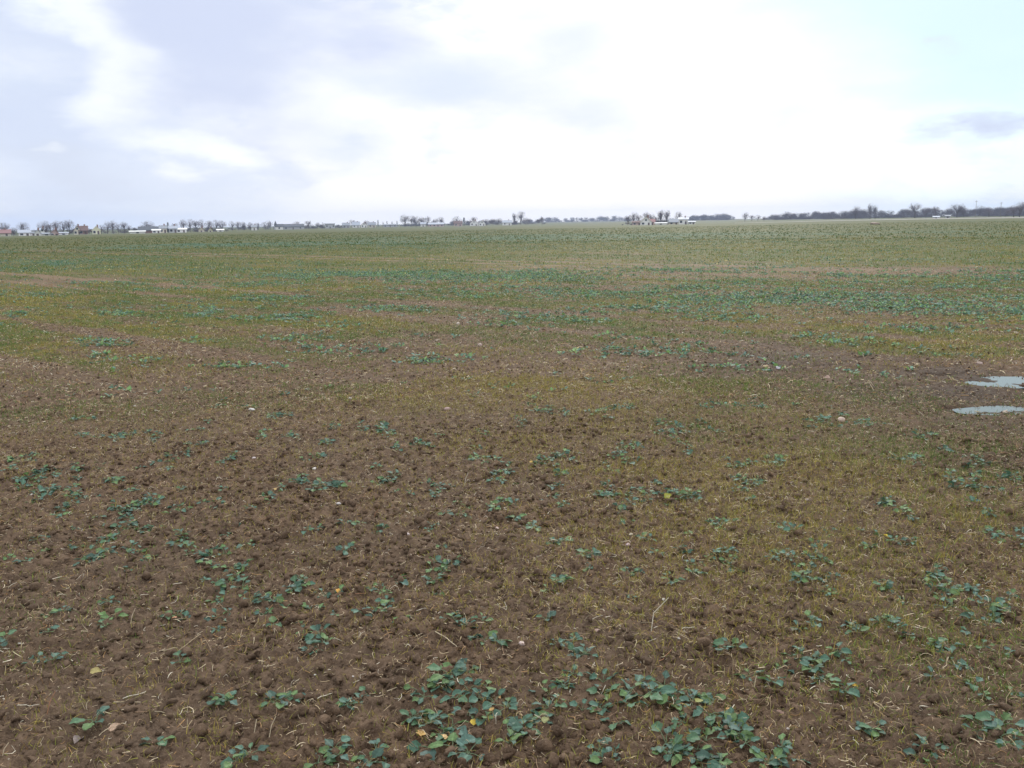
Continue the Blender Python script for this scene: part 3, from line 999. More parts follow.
for gr, lst in region.items():
    lst.sort(key=lambda q: q[0])
    for n_, (px, o, lb) in enumerate(lst):
        where = 'leftmost' if n_ == 0 else 'rightmost' if n_ == len(lst) - 1 else ordinal(n_ + 1) + ' from the left'
        tag(o, lb + ', ' + where, 'rapeseed plant', gr)


def build_far_rape():
    parts = []
    lo = []
    for k in range(8):
        V, F, C = rosette(300 + k, [5, 6, 4, 7][k % 4], 1.0, .03, .2, 4, 3, 1.0, .15)
        lo.append((V, F, C))
    mid = [rosette(330 + k, [5, 6, 4, 7][k % 4], 1.0, .008, .16, 6, 5) for k in range(8)]
    vlo = []
    for k in range(4):
        V, F, C = rosette(350 + k, 4, 1.0, .03, .15, 3, 2, 1.0, .4); vlo.append((V, F, C))

    def put(lib, x, y, sz, b0=1.0, b1=1.55):
        z = ground_z(x, y); n = len(x)
        var = rng.integers(0, len(lib), n)
        for k in range(len(lib)):
            q = var == k; m = q.sum()
            if not m: continue
            T, Fs, C = lib[k]
            R = rot_zyx(rng.uniform(0, 6.28, m), rng.normal(0, .1, m), rng.normal(0, .1, m))
            P = np.stack([x[q], y[q], z[q]], 1)
            br = rng.uniform(b0, b1, m)
            v = (np.einsum('nij,nkj->nki', R, T[None] * sz[q][:, None, None]) + P[:, None]).reshape(-1, 3)
            for f in Fs:
                ff = (f[None] + (np.arange(m) * len(T))[:, None, None]).reshape(-1, f.shape[1])
            parts.append((v, ff, (C[None] * br[:, None, None]).reshape(-1, 3)))
    if rest:
        a = np.array(rest); put(mid, a[:, 0], a[:, 1], a[:, 2], .85, 1.2)
    for lib, n, r0, r1, s0, s1, pw in ((lo, 900, 5.5, 10, .03, .055, 1), (lo, 52000, 9.5, 30, .040, .068, 1.0), (vlo, 22000, 28, 80, .06, .10, .4)):
        x, y = sample_fan(n, r0, r1, 35, pw)
        g, ra, w, st = cover(x, y)
        c = sstep(.38, .60, fbm(x * 1.6, y * 1.2, 171, 3))
        keep = rng.random(n) < np.clip(ra * (.95 + 1.4 * c), 0, 1) * (1 - w * .3)
        x, y = x[keep], y[keep]
        put(lib, x, y, rng.uniform(s0, s1, len(x)))
    V, F, C = merge(parts)
    link('rapeseed_cover', mesh_np('rapeseed_cover', V, F, M['leaf'], C), kind='stuff', label='blue green rapeseed plants in bands across the middle of the field', cat='rapeseed')


build_far_rape()

# ------------------------------------------------------------------ dead leaves, stones, stalks lying by themselves
FL = [  # px, py, length m, colour, label
    (338, 594, .030, (.72, .42, .08), 'round bright orange fallen leaf on dark soil beside a rapeseed row'),
    (421, 737, .045, (.62, .40, .14), 'orange tan dead leaf left of the largest dark green leaf'),
    (444, 745, .030, (.70, .48, .22), 'short tan dead leaf right of the largest dark green leaf'),
    (474, 728, .030, (.62, .45, .06), 'yellow leaf inside the bottom centre clump'),
    (492, 717, .022, (.70, .46, .18), 'small orange leaf at the right side of the bottom clump'),
    (728, 714, .022, (.74, .47, .20), 'peach coloured leaf at the right end of the leafy row'),
    (699, 708, .036, (.30, .30, .08), 'olive yellow oval leaf in the leafy row'),
    (545, 731, .034, (.28, .28, .11), 'dull olive leaf right of the bottom clump'),
    (115, 729, .045, (.52, .36, .24), 'curled tan leaf beside a grey green rosette at lower left'),
    (78, 740, .048, (.27, .21, .18), 'grey brown withered leaf at lower left'),
    (174, 616, .026, (.60, .33, .18), 'reddish tan leaf beside a small seedling at left'),
    (96, 675, .045, (.44, .36, .14), 'pale yellow shrivelled leaf on dark clods at left'),
    (886, 541, .034, (.72, .54, .07), 'bright yellow leaf standing out on the right side'),
    (784, 558, .022, (.62, .42, .06), 'small yellow leaf near a seedling right of centre'),
    (810, 551, .020, (.58, .45, .12), 'tiny yellow tip leaf on the second seedling right of centre'),
    (822, 617, .018, (.64, .48, .08), 'tiny yellow leaf on a seedling at the lower right'),
    (855, 688, .022, (.70, .45, .07), 'orange yellow leaf on soil at the lower right'),
    (941, 759, .030, (.62, .38, .18), 'tan orange leaf at the bottom edge near the right corner'),
    (777, 763, .020, (.74, .48, .24), 'small peach leaf at the bottom edge right of centre'),
    (668, 497, .055, (.42, .42, .07), 'yellow green dying leaf in mid field beside two bluish plants'),
    (549, 472, .030, (.60, .38, .16), 'tan leaf under a mid field seedling'),
    (565, 472, .034, (.62, .48, .06), 'yellow leaf right of the tan one in mid field'),
    (531, 465, .028, (.58, .38, .09), 'orange leaf left of the mid field seedlings'),
    (683, 439, .045, (.66, .60, .34), 'cream leaf beside a dense mid field clump'),
    (645, 537, .022, (.62, .50, .16), 'pale yellow leaf by a lone seedling in the centre'),
    (997, 607, .020, (.68, .48, .08), 'orange yellow leaf at the heart of a dark plant by the right edge'),
    (557, 505, .022, (.60, .46, .09), 'tiny yellow leaf on a seedling left of mid field'),
    (731, 404, .050, (.60, .40, .22), 'tan leaf behind the mid field clumps'),
    (276, 493, .030, (.58, .40, .16), 'small orange leaf left of centre'),
    (500, 706, .016, (.64, .40, .16), 'little orange scrap in the right part of the bottom clump'),
    (339, 754, .016, (.62, .46, .10), 'yellow edge leaf by the bottom left plants'),
    (588, 350, .05, (.56, .36, .2), 'reddish leaf far out in the middle of the field'),
    (577, 351, .06, (.70, .62, .18), 'lemon leaf far out in the middle of the field'),
]
SN = [  # px, py, radius m, colour, label
    (779, 715, .020, (.44, .27, .20), 'flat pinkish tan stone near the bottom right of centre'),
    (788, 731, .008, (.55, .47, .42), 'tiny pale stone below the pinkish one'),
    (663, 600, .014, (.70, .66, .60), 'white round stone among thin grass'),
    (678, 645, .014, (.66, .60, .54), 'white stone lower than the round one, on brown clods'),
    (522, 652, .018, (.60, .46, .40), 'pale pink stone left of the leafy trail'),
    (597, 633, .014, (.46, .30, .27), 'dull pink stone in the centre right soil'),
    (462, 662, .013, (.72, .68, .54), 'cream stone right above the bottom clump'),
    (414, 613, .008, (.60, .44, .30), 'small orange tinted pebble in the centre'),
    (315, 674, .008, (.70, .66, .60), 'tiny white pebble on dark soil left of centre'),
    (353, 676, .006, (.68, .62, .56), 'smallest white pebble right of the other tiny one'),
    (328, 725, .007, (.76, .72, .64), 'white chip on the soil near the bottom left plants'),
    (408, 536, .018, (.62, .50, .46), 'pink white stone in the middle of bare soil'),
    (315, 472, .026, (.60, .54, .47), 'pale rounded stone left of centre'),
    (339, 509, .022, (.46, .41, .37), 'grey flat stone below the pale rounded one'),
    (254, 461, .020, (.62, .52, .50), 'pinkish pebble at left mid field'),
    (221, 482, .018, (.76, .72, .68), 'bright white pebble at left mid field'),
    (32, 498, .016, (.68, .58, .50), 'pale pebble beside the left drift of seedlings'),
    (252, 411, .050, (.66, .62, .56), 'white flat stone farther out on the left'),
    (187, 401, .030, (.64, .58, .52), 'pale pebble far out on the left'),
    (135, 409, .024, (.60, .54, .50), 'small pale pebble leftmost of the far ones'),
    (447, 411, .055, (.40, .27, .23), 'pinkish brown lump of clay left of the mid field clumps'),
    (497, 530, .016, (.56, .42, .36), 'small pinkish pebble right of centre line'),
    (631, 533, .018, (.66, .56, .42), 'cream pebble left of a lone mid seedling'),
    (628, 545, .022, (.52, .38, .36), 'purplish pink stone under the cream pebble'),
    (766, 369, .075, (.50, .38, .22), 'tan orange stone on the damp ground'),
    (778, 371, .055, (.42, .38, .38), 'grey stone right beside the tan orange one'),
    (808, 366, .045, (.60, .54, .44), 'cream stone on the damp ground'),
    (980, 364, .085, (.36, .26, .22), 'reddish lump behind the puddle'),
    (1005, 412, .05, (.36, .27, .20), 'brown stone at the puddle edge'),
    (827, 379, .075, (.38, .25, .19), 'reddish brown clod beside the band of plants on damp ground'),
    (841, 423, .060, (.46, .34, .26), 'tan clod right of the damp ground plants'),
    (58, 691, .020, (.34, .26, .24), 'dull pink stone on dark clods near the left edge'),
    (19, 643, .018, (.44, .42, .35), 'pale greenish stone at the left edge'),
    (807, 503, .020, (.42, .33, .29), 'greyish pink stone among dead grass at right'),
    (480, 347, .075, (.50, .37, .31), 'pink stone far out beyond the centre'),
    (458, 325, .075, (.58, .48, .40), 'pale stone farthest out beyond the centre'),
    (307, 391, .04, (.60, .54, .48), 'cream pebble between the left and middle plants'),
    (350, 400, .035, (.62, .55, .47), 'cream pebble left of the middle plants'),
    (660, 376, .045, (.62, .56, .50), 'pale chip right of the middle plants'),
]


def build_small():
    for i, (px, py, L, c, lb) in enumerate(FL):
        L *= .85
        p = ground_at(px, py)
        V, F = leaf_grid(1.0, .78, 9, 7, 700 + i, rng.uniform(.1, .8), rng.uniform(-.2, .9))
        V[:, 0] -= .5
        V2 = V + np.array([0, 0, -.022])               # real thickness
        n = len(V)
        C = np.tile(np.array(c), (n, 1)) * (1 + .25 * (rng.random((n, 1)) - .5))
        me = mesh_np('fallen_leaf', np.vstack([V, V2]), np.vstack([F, F[:, ::-1] + n]), M['leaf'], np.vstack([C, C * .9]))
        o = link('fallen_leaf', me, label=lb, cat='leaf')
        o.location = (p[0], p[1], float(ground_z(p[0], p[1])) + L * .28 + .008)
        o.scale = (L,) * 3
        o.rotation_euler = (rng.normal(.25, .25), rng.normal(0, .25), rng.uniform(0, 6.28))
    Vi, Fi = ico(3)
    for i, (px, py, r, c, lb) in enumerate(SN):
        c = tuple(np.array(c) * .82)
        p = ground_at(px, py)
        V = lumpy(Vi, 800 + i, .22) * np.array([1, rng.uniform(.65, .95), rng.uniform(.5, .75)])
        me = mesh_np('field_stone', V, Fi, M['stone'], np.tile(np.array(c), (len(V), 1)))
        o = link('field_stone', me, label=lb, cat='stone')
        o.location = (p[0], p[1], float(ground_z(p[0], p[1])) + r * .12)
        o.scale = (r * (.62 if r < .03 else .5),) * 3
        o.rotation_euler = (rng.normal(0, .2), rng.normal(0, .2), rng.uniform(0, 6.28))
    SK = [(113, 704, 140, 704, 'pale straw stalk lying level on soil at lower left'), (124, 700, 147, 690, 'straw stalk slanting above the level one at lower left'),
          (178, 650, 200, 634, 'long thin stalk slanting up at lower left'), (158, 646, 176, 645, 'short level stalk left of the slanting one'),
          (128, 610, 133, 623, 'upright pale stalk beside the lime green seedling'), (18, 712, 38, 704, 'thin stalk at the left edge'),
          (43, 699, 50, 720, 'steep reddish stalk at lower left'), (436, 642, 460, 655, 'woody pale stalk lying above the bottom clump'),
          (380, 694, 412, 684, 'knobbly light stalk left of the bottom clump'), (318, 701, 333, 693, 'short forked stalk in the dark soil'),
          (348, 597, 367, 598, 'level stalk right of the orange leaf'), (256, 673, 275, 668, 'level pale stalk left of centre'),
          (266, 718, 272, 738, 'upright pale stalk near the bottom left plants'), (682, 636, 698, 629, 'pale stalk slanting in the centre right'),
          (660, 665, 672, 656, 'orange brown stalk beside the clods at centre right'), (753, 676, 756, 687, 'white broken stalk right of the leafy row'),
          (849, 732, 863, 742, 'pale stalk at the bottom right'), (852, 744, 862, 754, 'second pale stalk just below, bottom right'),
          (1002, 694, 1010, 708, 'thin upright stalk at the right edge'), (883, 713, 896, 708, 'pale stalk slanting among dead grass at right'),
          (963, 748, 985, 754, 'level stalk near the bottom right corner'), (461, 484, 468, 473, 'forked pale stalk in mid field'),
          (370, 514, 378, 523, 'reddish stalk left of mid field'), (0, 750, 5, 762, 'pale stalk in the bottom left corner'),
          (251, 718, 254, 738, 'white upright stalk left of the bottom plants'), (640, 610, 662, 636, 'long thin bent stalk among thin grass')]
    for i, (x0, y0, x1, y1, lb) in enumerate(SK):
        a, b = ground_at(x0, y0), ground_at(x1, y1)
        if abs(y1 - y0) > abs(x1 - x0):            # standing rather than lying
            L = np.hypot(x1 - x0, y1 - y0) * math.hypot(*a) / FPX
            low = ground_at((x0 + x1) / 2, max(y0, y1))
            z = float(ground_z(low[0], low[1]))
            pts = [np.array([low[0], low[1], z - .005]), np.array([low[0] + L * .1, low[1] + L * .2, z + L * .5]), np.array([low[0] + (x1 - x0) / FPX * 3, low[1] + L * .35, z + L * .9])]
        else:
            pts = []
            for t in np.linspace(0, 1, 6):
                q = a * (1 - t) + b * t
                pts.append(np.array([q[0] + rng.normal(0, .002), q[1] + rng.normal(0, .003), 0]))
            zs = np.array([float(ground_z(q[0], q[1])) for q in pts])
            zl = np.linspace(zs[0] + .006, zs[-1] + .006, 6)
            zl += max(0, float(np.max(zs - zl)) * .6)
            for q, z in zip(pts, zl): q[2] = z
        mb = MB(); mb.tube(pts, np.linspace(.0017, .0011, len(pts)), 6)
        V = np.concatenate(mb.v); c = S_COL[[0, 4, 1, 0][i % 4]] * 1.05
        if 'reddish' in lb or 'orange' in lb: c = np.array((.36, .18, .10))
        org = pts[0].copy()
        me = mesh_np('straw_stalk', V - org, mb.f4[0], M['straw'], np.tile(c, (len(V), 1)))
        o = link('straw_stalk', me, label=lb, cat='stalk'); o.location = org


build_small()


# ------------------------------------------------------------------ far road and stubble strips
def tz(x, y):
    return float(terrain(np.array([x]), np.array([y]))[0])


def strip(name, px0, px1, d0, d1, width0, width1, mat, label, n=60, lift=.04):
    V = []
    for i in range(n + 1):
        t = i / n
        px = px0 + (px1 - px0) * t; d = d0 + (d1 - d0) * t; w = width0 + (width1 - width0) * t
        for s in np.linspace(0, 1, 9):
            p = far_at(px, d + w * s)
            V.append((p[0], p[1], tz(*p) + lift))
    F = [(i * 9 + j, i * 9 + j + 1, (i + 1) * 9 + j + 1, (i + 1) * 9 + j) for i in range(n) for j in range(8)]
    link(name, mesh_np(name, V, F, mat), kind='structure', label=label)


strip('road', -260, 215, 330, 620, 34, 22, M['road'], 'pale road along the far left edge of the field')
strip('stubble_field', 735, 1500, 560, 380, 60, 520, M['stubble'], 'pale strip of stubble beyond the right far edge of the field')
strip('far_lane', 800, 1400, 730, 420, 8, 8, M['road'], 'thin pale lane crossing beyond the field on the right', 60, .12)


# ------------------------------------------------------------------ bare trees
def tree_arrays(seed, spread=.5, tall=False, levels=5):
    """unit-height bare tree: limbs (tubes) and twigs (thin slivers)"""
    r = np.random.default_rng(seed)
    limbs = MB(); twig_v = []; twig_f = []; nt = [0]

    def grow(p, d, L, rad, lev):
        end = p + d * L
        mid = (p + end) / 2 + r.normal(0, .04 * L, 3)
        if lev <= 2:
            limbs.tube([p, mid, end], [rad, rad * .82, rad * .65], 5 if lev < 2 else 3)
        else:
            side = np.cross(d, r.normal(size=3)); side /= np.linalg.norm(side) + 1e-9
            w = max(rad, .0021)
            n = nt[0]
            twig_v.extend([p - side * w, p + side * w, mid + side * w * .8, mid - side * w * .8, end])
            twig_f.append((n, n + 1, n + 2, n + 3)); twig_f.append((n + 3, n + 2, n + 4, n + 4))
            nt[0] += 5
        if lev >= levels: return
        nb = [5, 4, 4, 4, 4][lev]
        for k in range(nb):
            t = r.uniform(.12, 1.0) if k else 1.0
            q = p + (end - p) * t
            ax = r.normal(size=3)
            nd = d * .8 + ax * spread * (.45 if tall else .60) + np.array([0, 0, .34 if not tall else .55])
            nd /= np.linalg.norm(nd)
            grow(q, nd, L * r.uniform(.62, .90), rad * .55, lev + 1)
    h0 = .20 if not tall else .18
    grow(np.zeros(3), np.array([r.normal(0, .04), r.normal(0, .04), 1.0]), h0, .016, 0)
    # the fine outer twigs fill the crown
    cz, rz, rx = (.60, .42, .36) if not tall else (.56, .46, .19)
    top0 = np.array(twig_v)[:, 2].max()
    cents = r.normal(0, .55, (16, 3))
    for _ in range(1500):
        q = cents[r.integers(0, 16)] * .9 + r.normal(0, .34, 3)
        if np.linalg.norm(q) > 1.05: q = q / np.linalg.norm(q) * r.uniform(.6, 1.05)
        p = np.array([q[0] * rx, q[1] * rx, cz + q[2] * rz * .9])
        d = np.array([q[0] * .8, q[1] * .8, q[2] * .4 + .5]) + r.normal(0, .45, 3); d /= np.linalg.norm(d)
        Lt = r.uniform(.05, .11); side = np.cross(d, r.normal(size=3)); side /= np.linalg.norm(side) + 1e-9
        p = p * top0; Lt *= top0; w = .0016 * top0
        n = nt[0]; e = p + d * Lt; m_ = (p + e) / 2 + r.normal(0, .08 * Lt, 3)
        twig_v.extend([p - side * w, p + side * w, m_ + side * w * .8, m_ - side * w * .8, e])
        twig_f.append((n, n + 1, n + 2, n + 3)); twig_f.append((n + 3, n + 2, n + 4, n + 4)); nt[0] += 5
    tv = np.array(twig_v)
    top = tv[:, 2].max()
    lv = np.concatenate(limbs.v)
    f4 = np.array(twig_f)
    quads = f4[0::2]; tris = f4[1::2][:, :3]
    return lv / top, limbs.f4, tv / top, quads, tris


TREES = []
for k in range(9):
    lv, lf, tv, q, t = tree_arrays(400 + k, [.7, .85, .6, .75, .9, .65][k % 6], k >= 7, 4)
    TREES.append((mesh_np('trunk', lv, np.concatenate(lf), M['bark']), mesh_np('crown', tv, [t, q], M['twig']), tv, q, t))


def conifer_mesh(seed):
    r = np.random.default_rng(seed)
    V, F = [], []
    for i in range(700):
        t = r.random() ** .8
        z = .08 + .92 * t
        rad = .19 * (1 - t) ** .8 + .015
        a = r.uniform(0, 6.28); rr = rad * r.uniform(.4, 1.1)
        c = np.array([rr * math.cos(a), rr * math.sin(a), z])
        u = np.array([math.cos(a), math.sin(a), -.5]) * r.uniform(.03, .07)
        s = np.array([-math.sin(a), math.cos(a), 0]) * r.uniform(.015, .03)
        n = len(V); V += [c - s, c + s, c + u]; F.append((n, n + 1, n + 2))
    crown = mesh_np('crown', V, np.array(F), M['needle'])
    mb = MB(); mb.tube([(0, 0, 0), (0, 0, .5), (0, 0, .97)], [.02, .012, .003], 6)
    return mb.mesh('trunk', M['bark']), crown


CON = [conifer_mesh(5), conifer_mesh(6)]


def tree(px, dist, h, label, group=None, kind='bare', wide=1.0, name='bare_tree'):
    p = far_at(px, dist)
    root = bpy.data.objects.new(name, None); COL.objects.link(root)
    root.location = (p[0], p[1], tz(*p) - .1)
    root.rotation_euler = (0, 0, rng.uniform(0, 6.28))
    if kind == 'conifer': tr, cr = CON[int(rng.integers(0, 2))]
    else:
        k = int(rng.integers(7, 9)) if kind == 'tall' else int(rng.integers(0, 7))
        tr, cr = TREES[k][0], TREES[k][1]
    root.scale = (h * wide, h * wide, h)
    link('trunk', tr, root); link('crown', cr, root)
    tag(root, label, 'tree', group)
    return root


def H_(px_h, dist):
    return px_h * dist / FPX


GL = 'bare trees around the far left hamlet'
GM = 'bare trees of the hamlet on the left of the skyline'
GC = 'bare trees of the hamlet in the middle of the skyline'
TR = [
    (3, 620, 12, 'faint bare tree at the left edge of the skyline above a pinkish roof', None, 'bare', 1.2),
    (13, 600, 9, 'low bare tree right of the pinkish roofed house at the left edge', None, 'bare', 1.1),
    (23, 640, 13.5, 'round headed bare tree rising behind the white shed at far left', None, 'bare', 1.25),
    (44, 640, 13, 'purplish bare tree behind the white gabled house', None, 'bare', 1.1),
    (50, 630, 12, 'purplish bare tree just above the small red roof', None, 'bare', 1.1),
    (57, 660, 14, 'broad pale bare tree right of the small red roof', 'trees of the row right of the red roof', 'bare', 1.1),
    (63, 660, 14, 'broad pale bare tree right of the small red roof', 'trees of the row right of the red roof', 'bare', 1.1),
    (69, 660, 14, 'broad pale bare tree right of the small red roof', 'trees of the row right of the red roof', 'bare', 1.1),
    (89, 620, 6, 'low bush like tree left of the pale yellow house', None, 'bare', 1.3),
    (101, 640, 10, 'bare tree touching the right side of the pale yellow house', None, 'bare', 1.3),
    (107, 650, 11, 'middle bare tree of the clump right of the pale yellow house', None, 'bare', 1.2),
    (113, 660, 14, 'tallest bare tree of the clump right of the pale yellow house', None, 'bare', 1.1),
    (118, 650, 9, 'lowest tree at the right end of the clump by the yellow house', None, 'bare', 1.2),
    (124, 650, 13, 'slender bare tree standing apart above the long white shed', None, 'bare', 1.0),
    (129, 650, 7, 'low bare tree at the left end of the long white shed', None, 'bare', 1.2),
    (142, 680, 9, 'bare tree left of the dark barn roof', None, 'bare', 1.2),
    (149, 690, 11, 'bare tree behind the dark barn roof', None, 'bare', 1.2),
    (168, 640, 10, 'dark narrow conifer beside two pale houses', None, 'conifer', 1.0),
    (175, 700, 10, 'bare tree just right of the dark narrow conifer', None, 'bare', 1.0),
    (184, 720, 13, 'bare tree in the dense row at left of the skyline', GL, 'bare', .9),
    (190, 720, 12, 'bare tree in the dense row at left of the skyline', GL, 'bare', 1.0),
    (196, 720, 13, 'bare tree in the dense row at left of the skyline', GL, 'bare', 1.0),
    (202, 740, 12, 'bare tree in the dense row at left of the skyline', GL, 'bare', 1.0),
    (209, 740, 11, 'bare tree in the dense row at left of the skyline', GL, 'bare', 1.1),
    (216, 740, 11, 'bare tree in the dense row at left of the skyline', GL, 'bare', 1.1),
    (222, 740, 12, 'bare tree in the dense row at left of the skyline', GL, 'bare', 1.1),
    (232, 850, 9, 'small bare tree in the row left of the church spire', GM, 'bare', 1.1),
    (238, 850, 9, 'small bare tree in the row left of the church spire', GM, 'bare', 1.1),
    (244, 850, 9, 'small bare tree in the row left of the church spire', GM, 'bare', 1.1),
    (250, 850, 8, 'small bare tree in the row left of the church spire', GM, 'bare', 1.1),
    (258, 860, 8, 'small bare tree in the row left of the church spire', GM, 'bare', 1.2),
    (265, 860, 8, 'small bare tree in the row left of the church spire', GM, 'bare', 1.2),
    (270, 870, 9, 'small bare tree in the row left of the church spire', GM, 'bare', 1.0),
    (296, 900, 9, 'bare tree rising over the long dark roof', None, 'bare', 1.2),
    (308, 920, 9, 'rounded bare tree right of the long dark roof', None, 'bare', 1.2),
    (317, 940, 7, 'left one of two low trees between the dark roof and the grey block', None, 'bare', 1.2),
    (323, 940, 6, 'right one of two low trees between the dark roof and the grey block', None, 'bare', 1.2),
    (352, 1050, 8, 'bare tree above the pale hillside houses', None, 'bare', 1.3),
    (366, 1050, 8, 'second bare tree right above the pale hillside houses', None, 'bare', 1.3),
    (378, 1050, 7.5, 'tallest thin conifer in the comb of five', None, 'conifer', .8),
    (383, 1050, 5.5, 'second conifer in the comb of five', None, 'conifer', .8),
    (387, 1050, 5.5, 'third conifer in the comb of five', None, 'conifer', .8),
    (392, 1050, 5.5, 'fourth conifer in the comb of five', None, 'conifer', .9),
    (397, 1050, 6.5, 'fifth conifer in the comb, next to a dense dark tree', None, 'conifer', .9),
    (405, 1000, 12, 'dense dark tree at the left end of the middle hamlet', 'dense dark trees at the left of the middle hamlet', 'bare', 1.1),
    (411, 1000, 11, 'dense dark tree at the left end of the middle hamlet', 'dense dark trees at the left of the middle hamlet', 'bare', 1.2),
    (416, 1000, 10, 'dense dark tree at the left end of the middle hamlet', 'dense dark trees at the left of the middle hamlet', 'bare', 1.2),
    (422, 1010, 10, 'rounded tree left of the long pale roof', None, 'bare', 1.2),
    (428, 1010, 12, 'slim tree poking above the long pale roof', None, 'bare', .8),
    (434, 1030, 9, 'broad tree behind the long pale roof', None, 'bare', 1.4),
    (440, 1030, 9, 'tree at the right end of the long pale roof', None, 'bare', 1.2),
    (457, 1000, 11, 'reddish round bare tree over the brown roofed house', None, 'bare', 1.3),
    (464, 1000, 8, 'dark low tree at the right corner of the brown roofed house', None, 'conifer', 1.4),
    (474, 1040, 9, 'bare tree behind the twin gabled white house', None, 'bare', 1.3),
    (487, 1040, 8, 'bare tree right of the twin gabled white house', GC, 'bare', 1.3),
    (493, 1040, 7, 'bare tree right of the twin gabled white house', GC, 'bare', 1.3),
    (499, 1040, 7, 'bare tree right of the twin gabled white house', GC, 'bare', 1.3),
    (514, 1040, 13, 'tall thin bare tree right of the pale blue house', None, 'tall', .9),
    (521, 1040, 13, 'wide open bare tree second right of the pale blue house', None, 'bare', 1.0),
    (527, 1040, 8, 'low bare tree at the right end of the middle hamlet', None, 'bare', 1.3),
    (542, 1000, 10, 'lone slender bare tree before the far blue wood', None, 'tall', 1.0),
    (628, 620, 10, 'leftmost bare tree of the lone farmstead', None, 'bare', 1.0),
    (634, 615, 14, 'larger bare tree left of the white gable of the farmstead', None, 'bare', 1.1),
    (639, 625, 10, 'low tree against the left side of the white gable', None, 'bare', 1.0),
    (646, 700, 13, 'faint tree top showing over the white gable', None, 'bare', .9),
    (651, 700, 14, 'faint tall tree right behind the white gable', None, 'bare', .9),
    (661, 640, 15.5, 'left one of the two tall upright trees in the farmyard', None, 'tall', 1.15),
    (667, 640, 15.5, 'right one of the two tall upright trees in the farmyard', None, 'tall', 1.15),
    (656, 640, 9, 'low tree left of the two tall upright ones', None, 'bare', 1.2),
    (672, 640, 8, 'low tree between the tall upright ones and the grey roof', None, 'bare', 1.2),
    (679, 640, 12.5, 'rounded tree above the right white house of the farmstead', None, 'bare', .9),
    (745, 900, 9, 'lone bare tree on the horizon between two woods', None, 'bare', 1.0),
    (752, 1000, 6, 'faint small tree right of the lone tree on the horizon', None, 'bare', 1.4),
    (758, 1000, 6, 'second faint small tree right of the lone tree on the horizon', None, 'bare', 1.4),
    (764, 900, 5, 'dark bush at the left end of the right wood', None, 'bare', 1.4),
    (791, 1000, 8, 'slightly taller tree in the low left part of the right wood', None, 'bare', 1.4),
    (856, 900, 13, 'round topped tree above the right wood', None, 'bare', 1.1),
    (870, 900, 14, 'forked thin tree above the right wood', None, 'tall', .9),
    (875, 900, 12, 'shorter thin tree beside the forked one above the right wood', None, 'tall', .9),
    (915, 850, 13.5, 'broad dark tree standing over the wood left of the pale sheds', None, 'bare', 1.2),
    (926, 850, 10, 'small tree right of the broad dark one above the wood', None, 'bare', 1.0),
    (936, 850, 10.5, 'small round crowned tree above the first pale shed', None, 'bare', .9),
    (957, 850, 13.5, 'widest open crowned tree left of the first mast', None, 'bare', 1.5),
    (964, 850, 9, 'lower tree attached right of the widest crown', None, 'bare', 1.2),
    (989, 850, 8.5, 'low rounded tree between the two masts', None, 'bare', 1.5),
    (1006, 850, 8, 'small tree just right of the second mast', None, 'bare', 1.2),
    (1014, 700, 12, 'first tree of the tall clump at the right edge', None, 'bare', 1.3),
    (1020, 700, 13.5, 'highest tree of the clump at the right edge', None, 'bare', 1.4),
    (1028, 700, 13, 'last tree of the clump cut by the right edge', None, 'bare', 1.4),
]
for px, d, hp, lb, gr, kd, w in TR:
    if gr:
        grp = [q[0] for q in TR if q[4] == gr]
        lb += ', ' + ('leftmost' if px == min(grp) else 'rightmost' if px == max(grp) else ordinal(sorted(grp).index(px) + 1) + ' from the left')
    nm = 'conifer' if kd == 'conifer' else 'bare_tree'
    tree(px, d, H_(hp * rng.uniform(.88, 1.12), d), lb, gr, kd, w, nm)


# ------------------------------------------------------------------ far woods that read as one mass
def wood(name, px0, px1, d, depth, hp, n, label, seed):
    r = np.random.default_rng(seed)
    VV, F3, F4 = [], [], []; off = 0
    for i in range(n):
        px = r.uniform(px0, px1); dd = d + r.uniform(0, depth)
        p = far_at(px, dd)
        k = int(r.integers(0, 7))
        tv, q, t = TREES[k][2:]
        edge = min(1, .5 + (px - px0) / 40, .5 + (px1 - px) / 14)
        h = H_(hp, d) * (.74 + .36 * float(vnoise(np.array([px * .31]), np.array([seed * 1.0]), 3)[0])) * r.uniform(.85, 1.06) * edge
        a = r.uniform(0, 6.28); R = np.array([[math.cos(a), -math.sin(a), 0], [math.sin(a), math.cos(a), 0], [0, 0, 1]])
        if i % 2: tv = (tv - np.array([0, 0, .22])) * np.array([1.2, 1.2, .72])     # lower growth along the edge
        V = (tv * np.array([1.3, 1.3, 1.0]) * h) @ R.T + np.array([p[0], p[1], tz(*p) - .1 * h])
        VV.append(V); F3.append(t + off); F4.append(q + off); off += len(V)
    me = mesh_np(name, np.concatenate(VV), [np.concatenate(F3), np.concatenate(F4)], M['wood'])
    link(name, me, kind='stuff', label=label, cat='wood')


wood('far_wood', 528, 632, 2300, 300, 6.8, 110, 'long low blue grey wood on the horizon left of the lone farmstead', 1)
wood('far_wood', 684, 735, 1700, 200, 8.6, 90, 'bluish wood directly right of the lone farmstead', 2)
wood('far_wood', 764, 840, 1150, 150, 9.0, 110, 'lower left part of the long dark wood on the right horizon', 3)
wood('far_wood', 822, 1060, 1000, 120, 11.0, 260, 'long dark bluish wood along the right horizon', 4)
wood('hedge', 395, 545, 1150, 60, 6.3, 110, 'grey brown hedges between the houses of the middle hamlet', 5)
wood('hedge', 225, 345, 930, 60, 5.4, 90, 'grey hedges between the houses left of the middle', 6)
wood('hedge', -20, 228, 720, 60, 6.0, 120, 'grey hedges among the houses on the far left', 7)
wood('hedge', 622, 692, 660, 30, 6.5, 44, 'dark brush behind the buildings of the lone farmstead', 8)


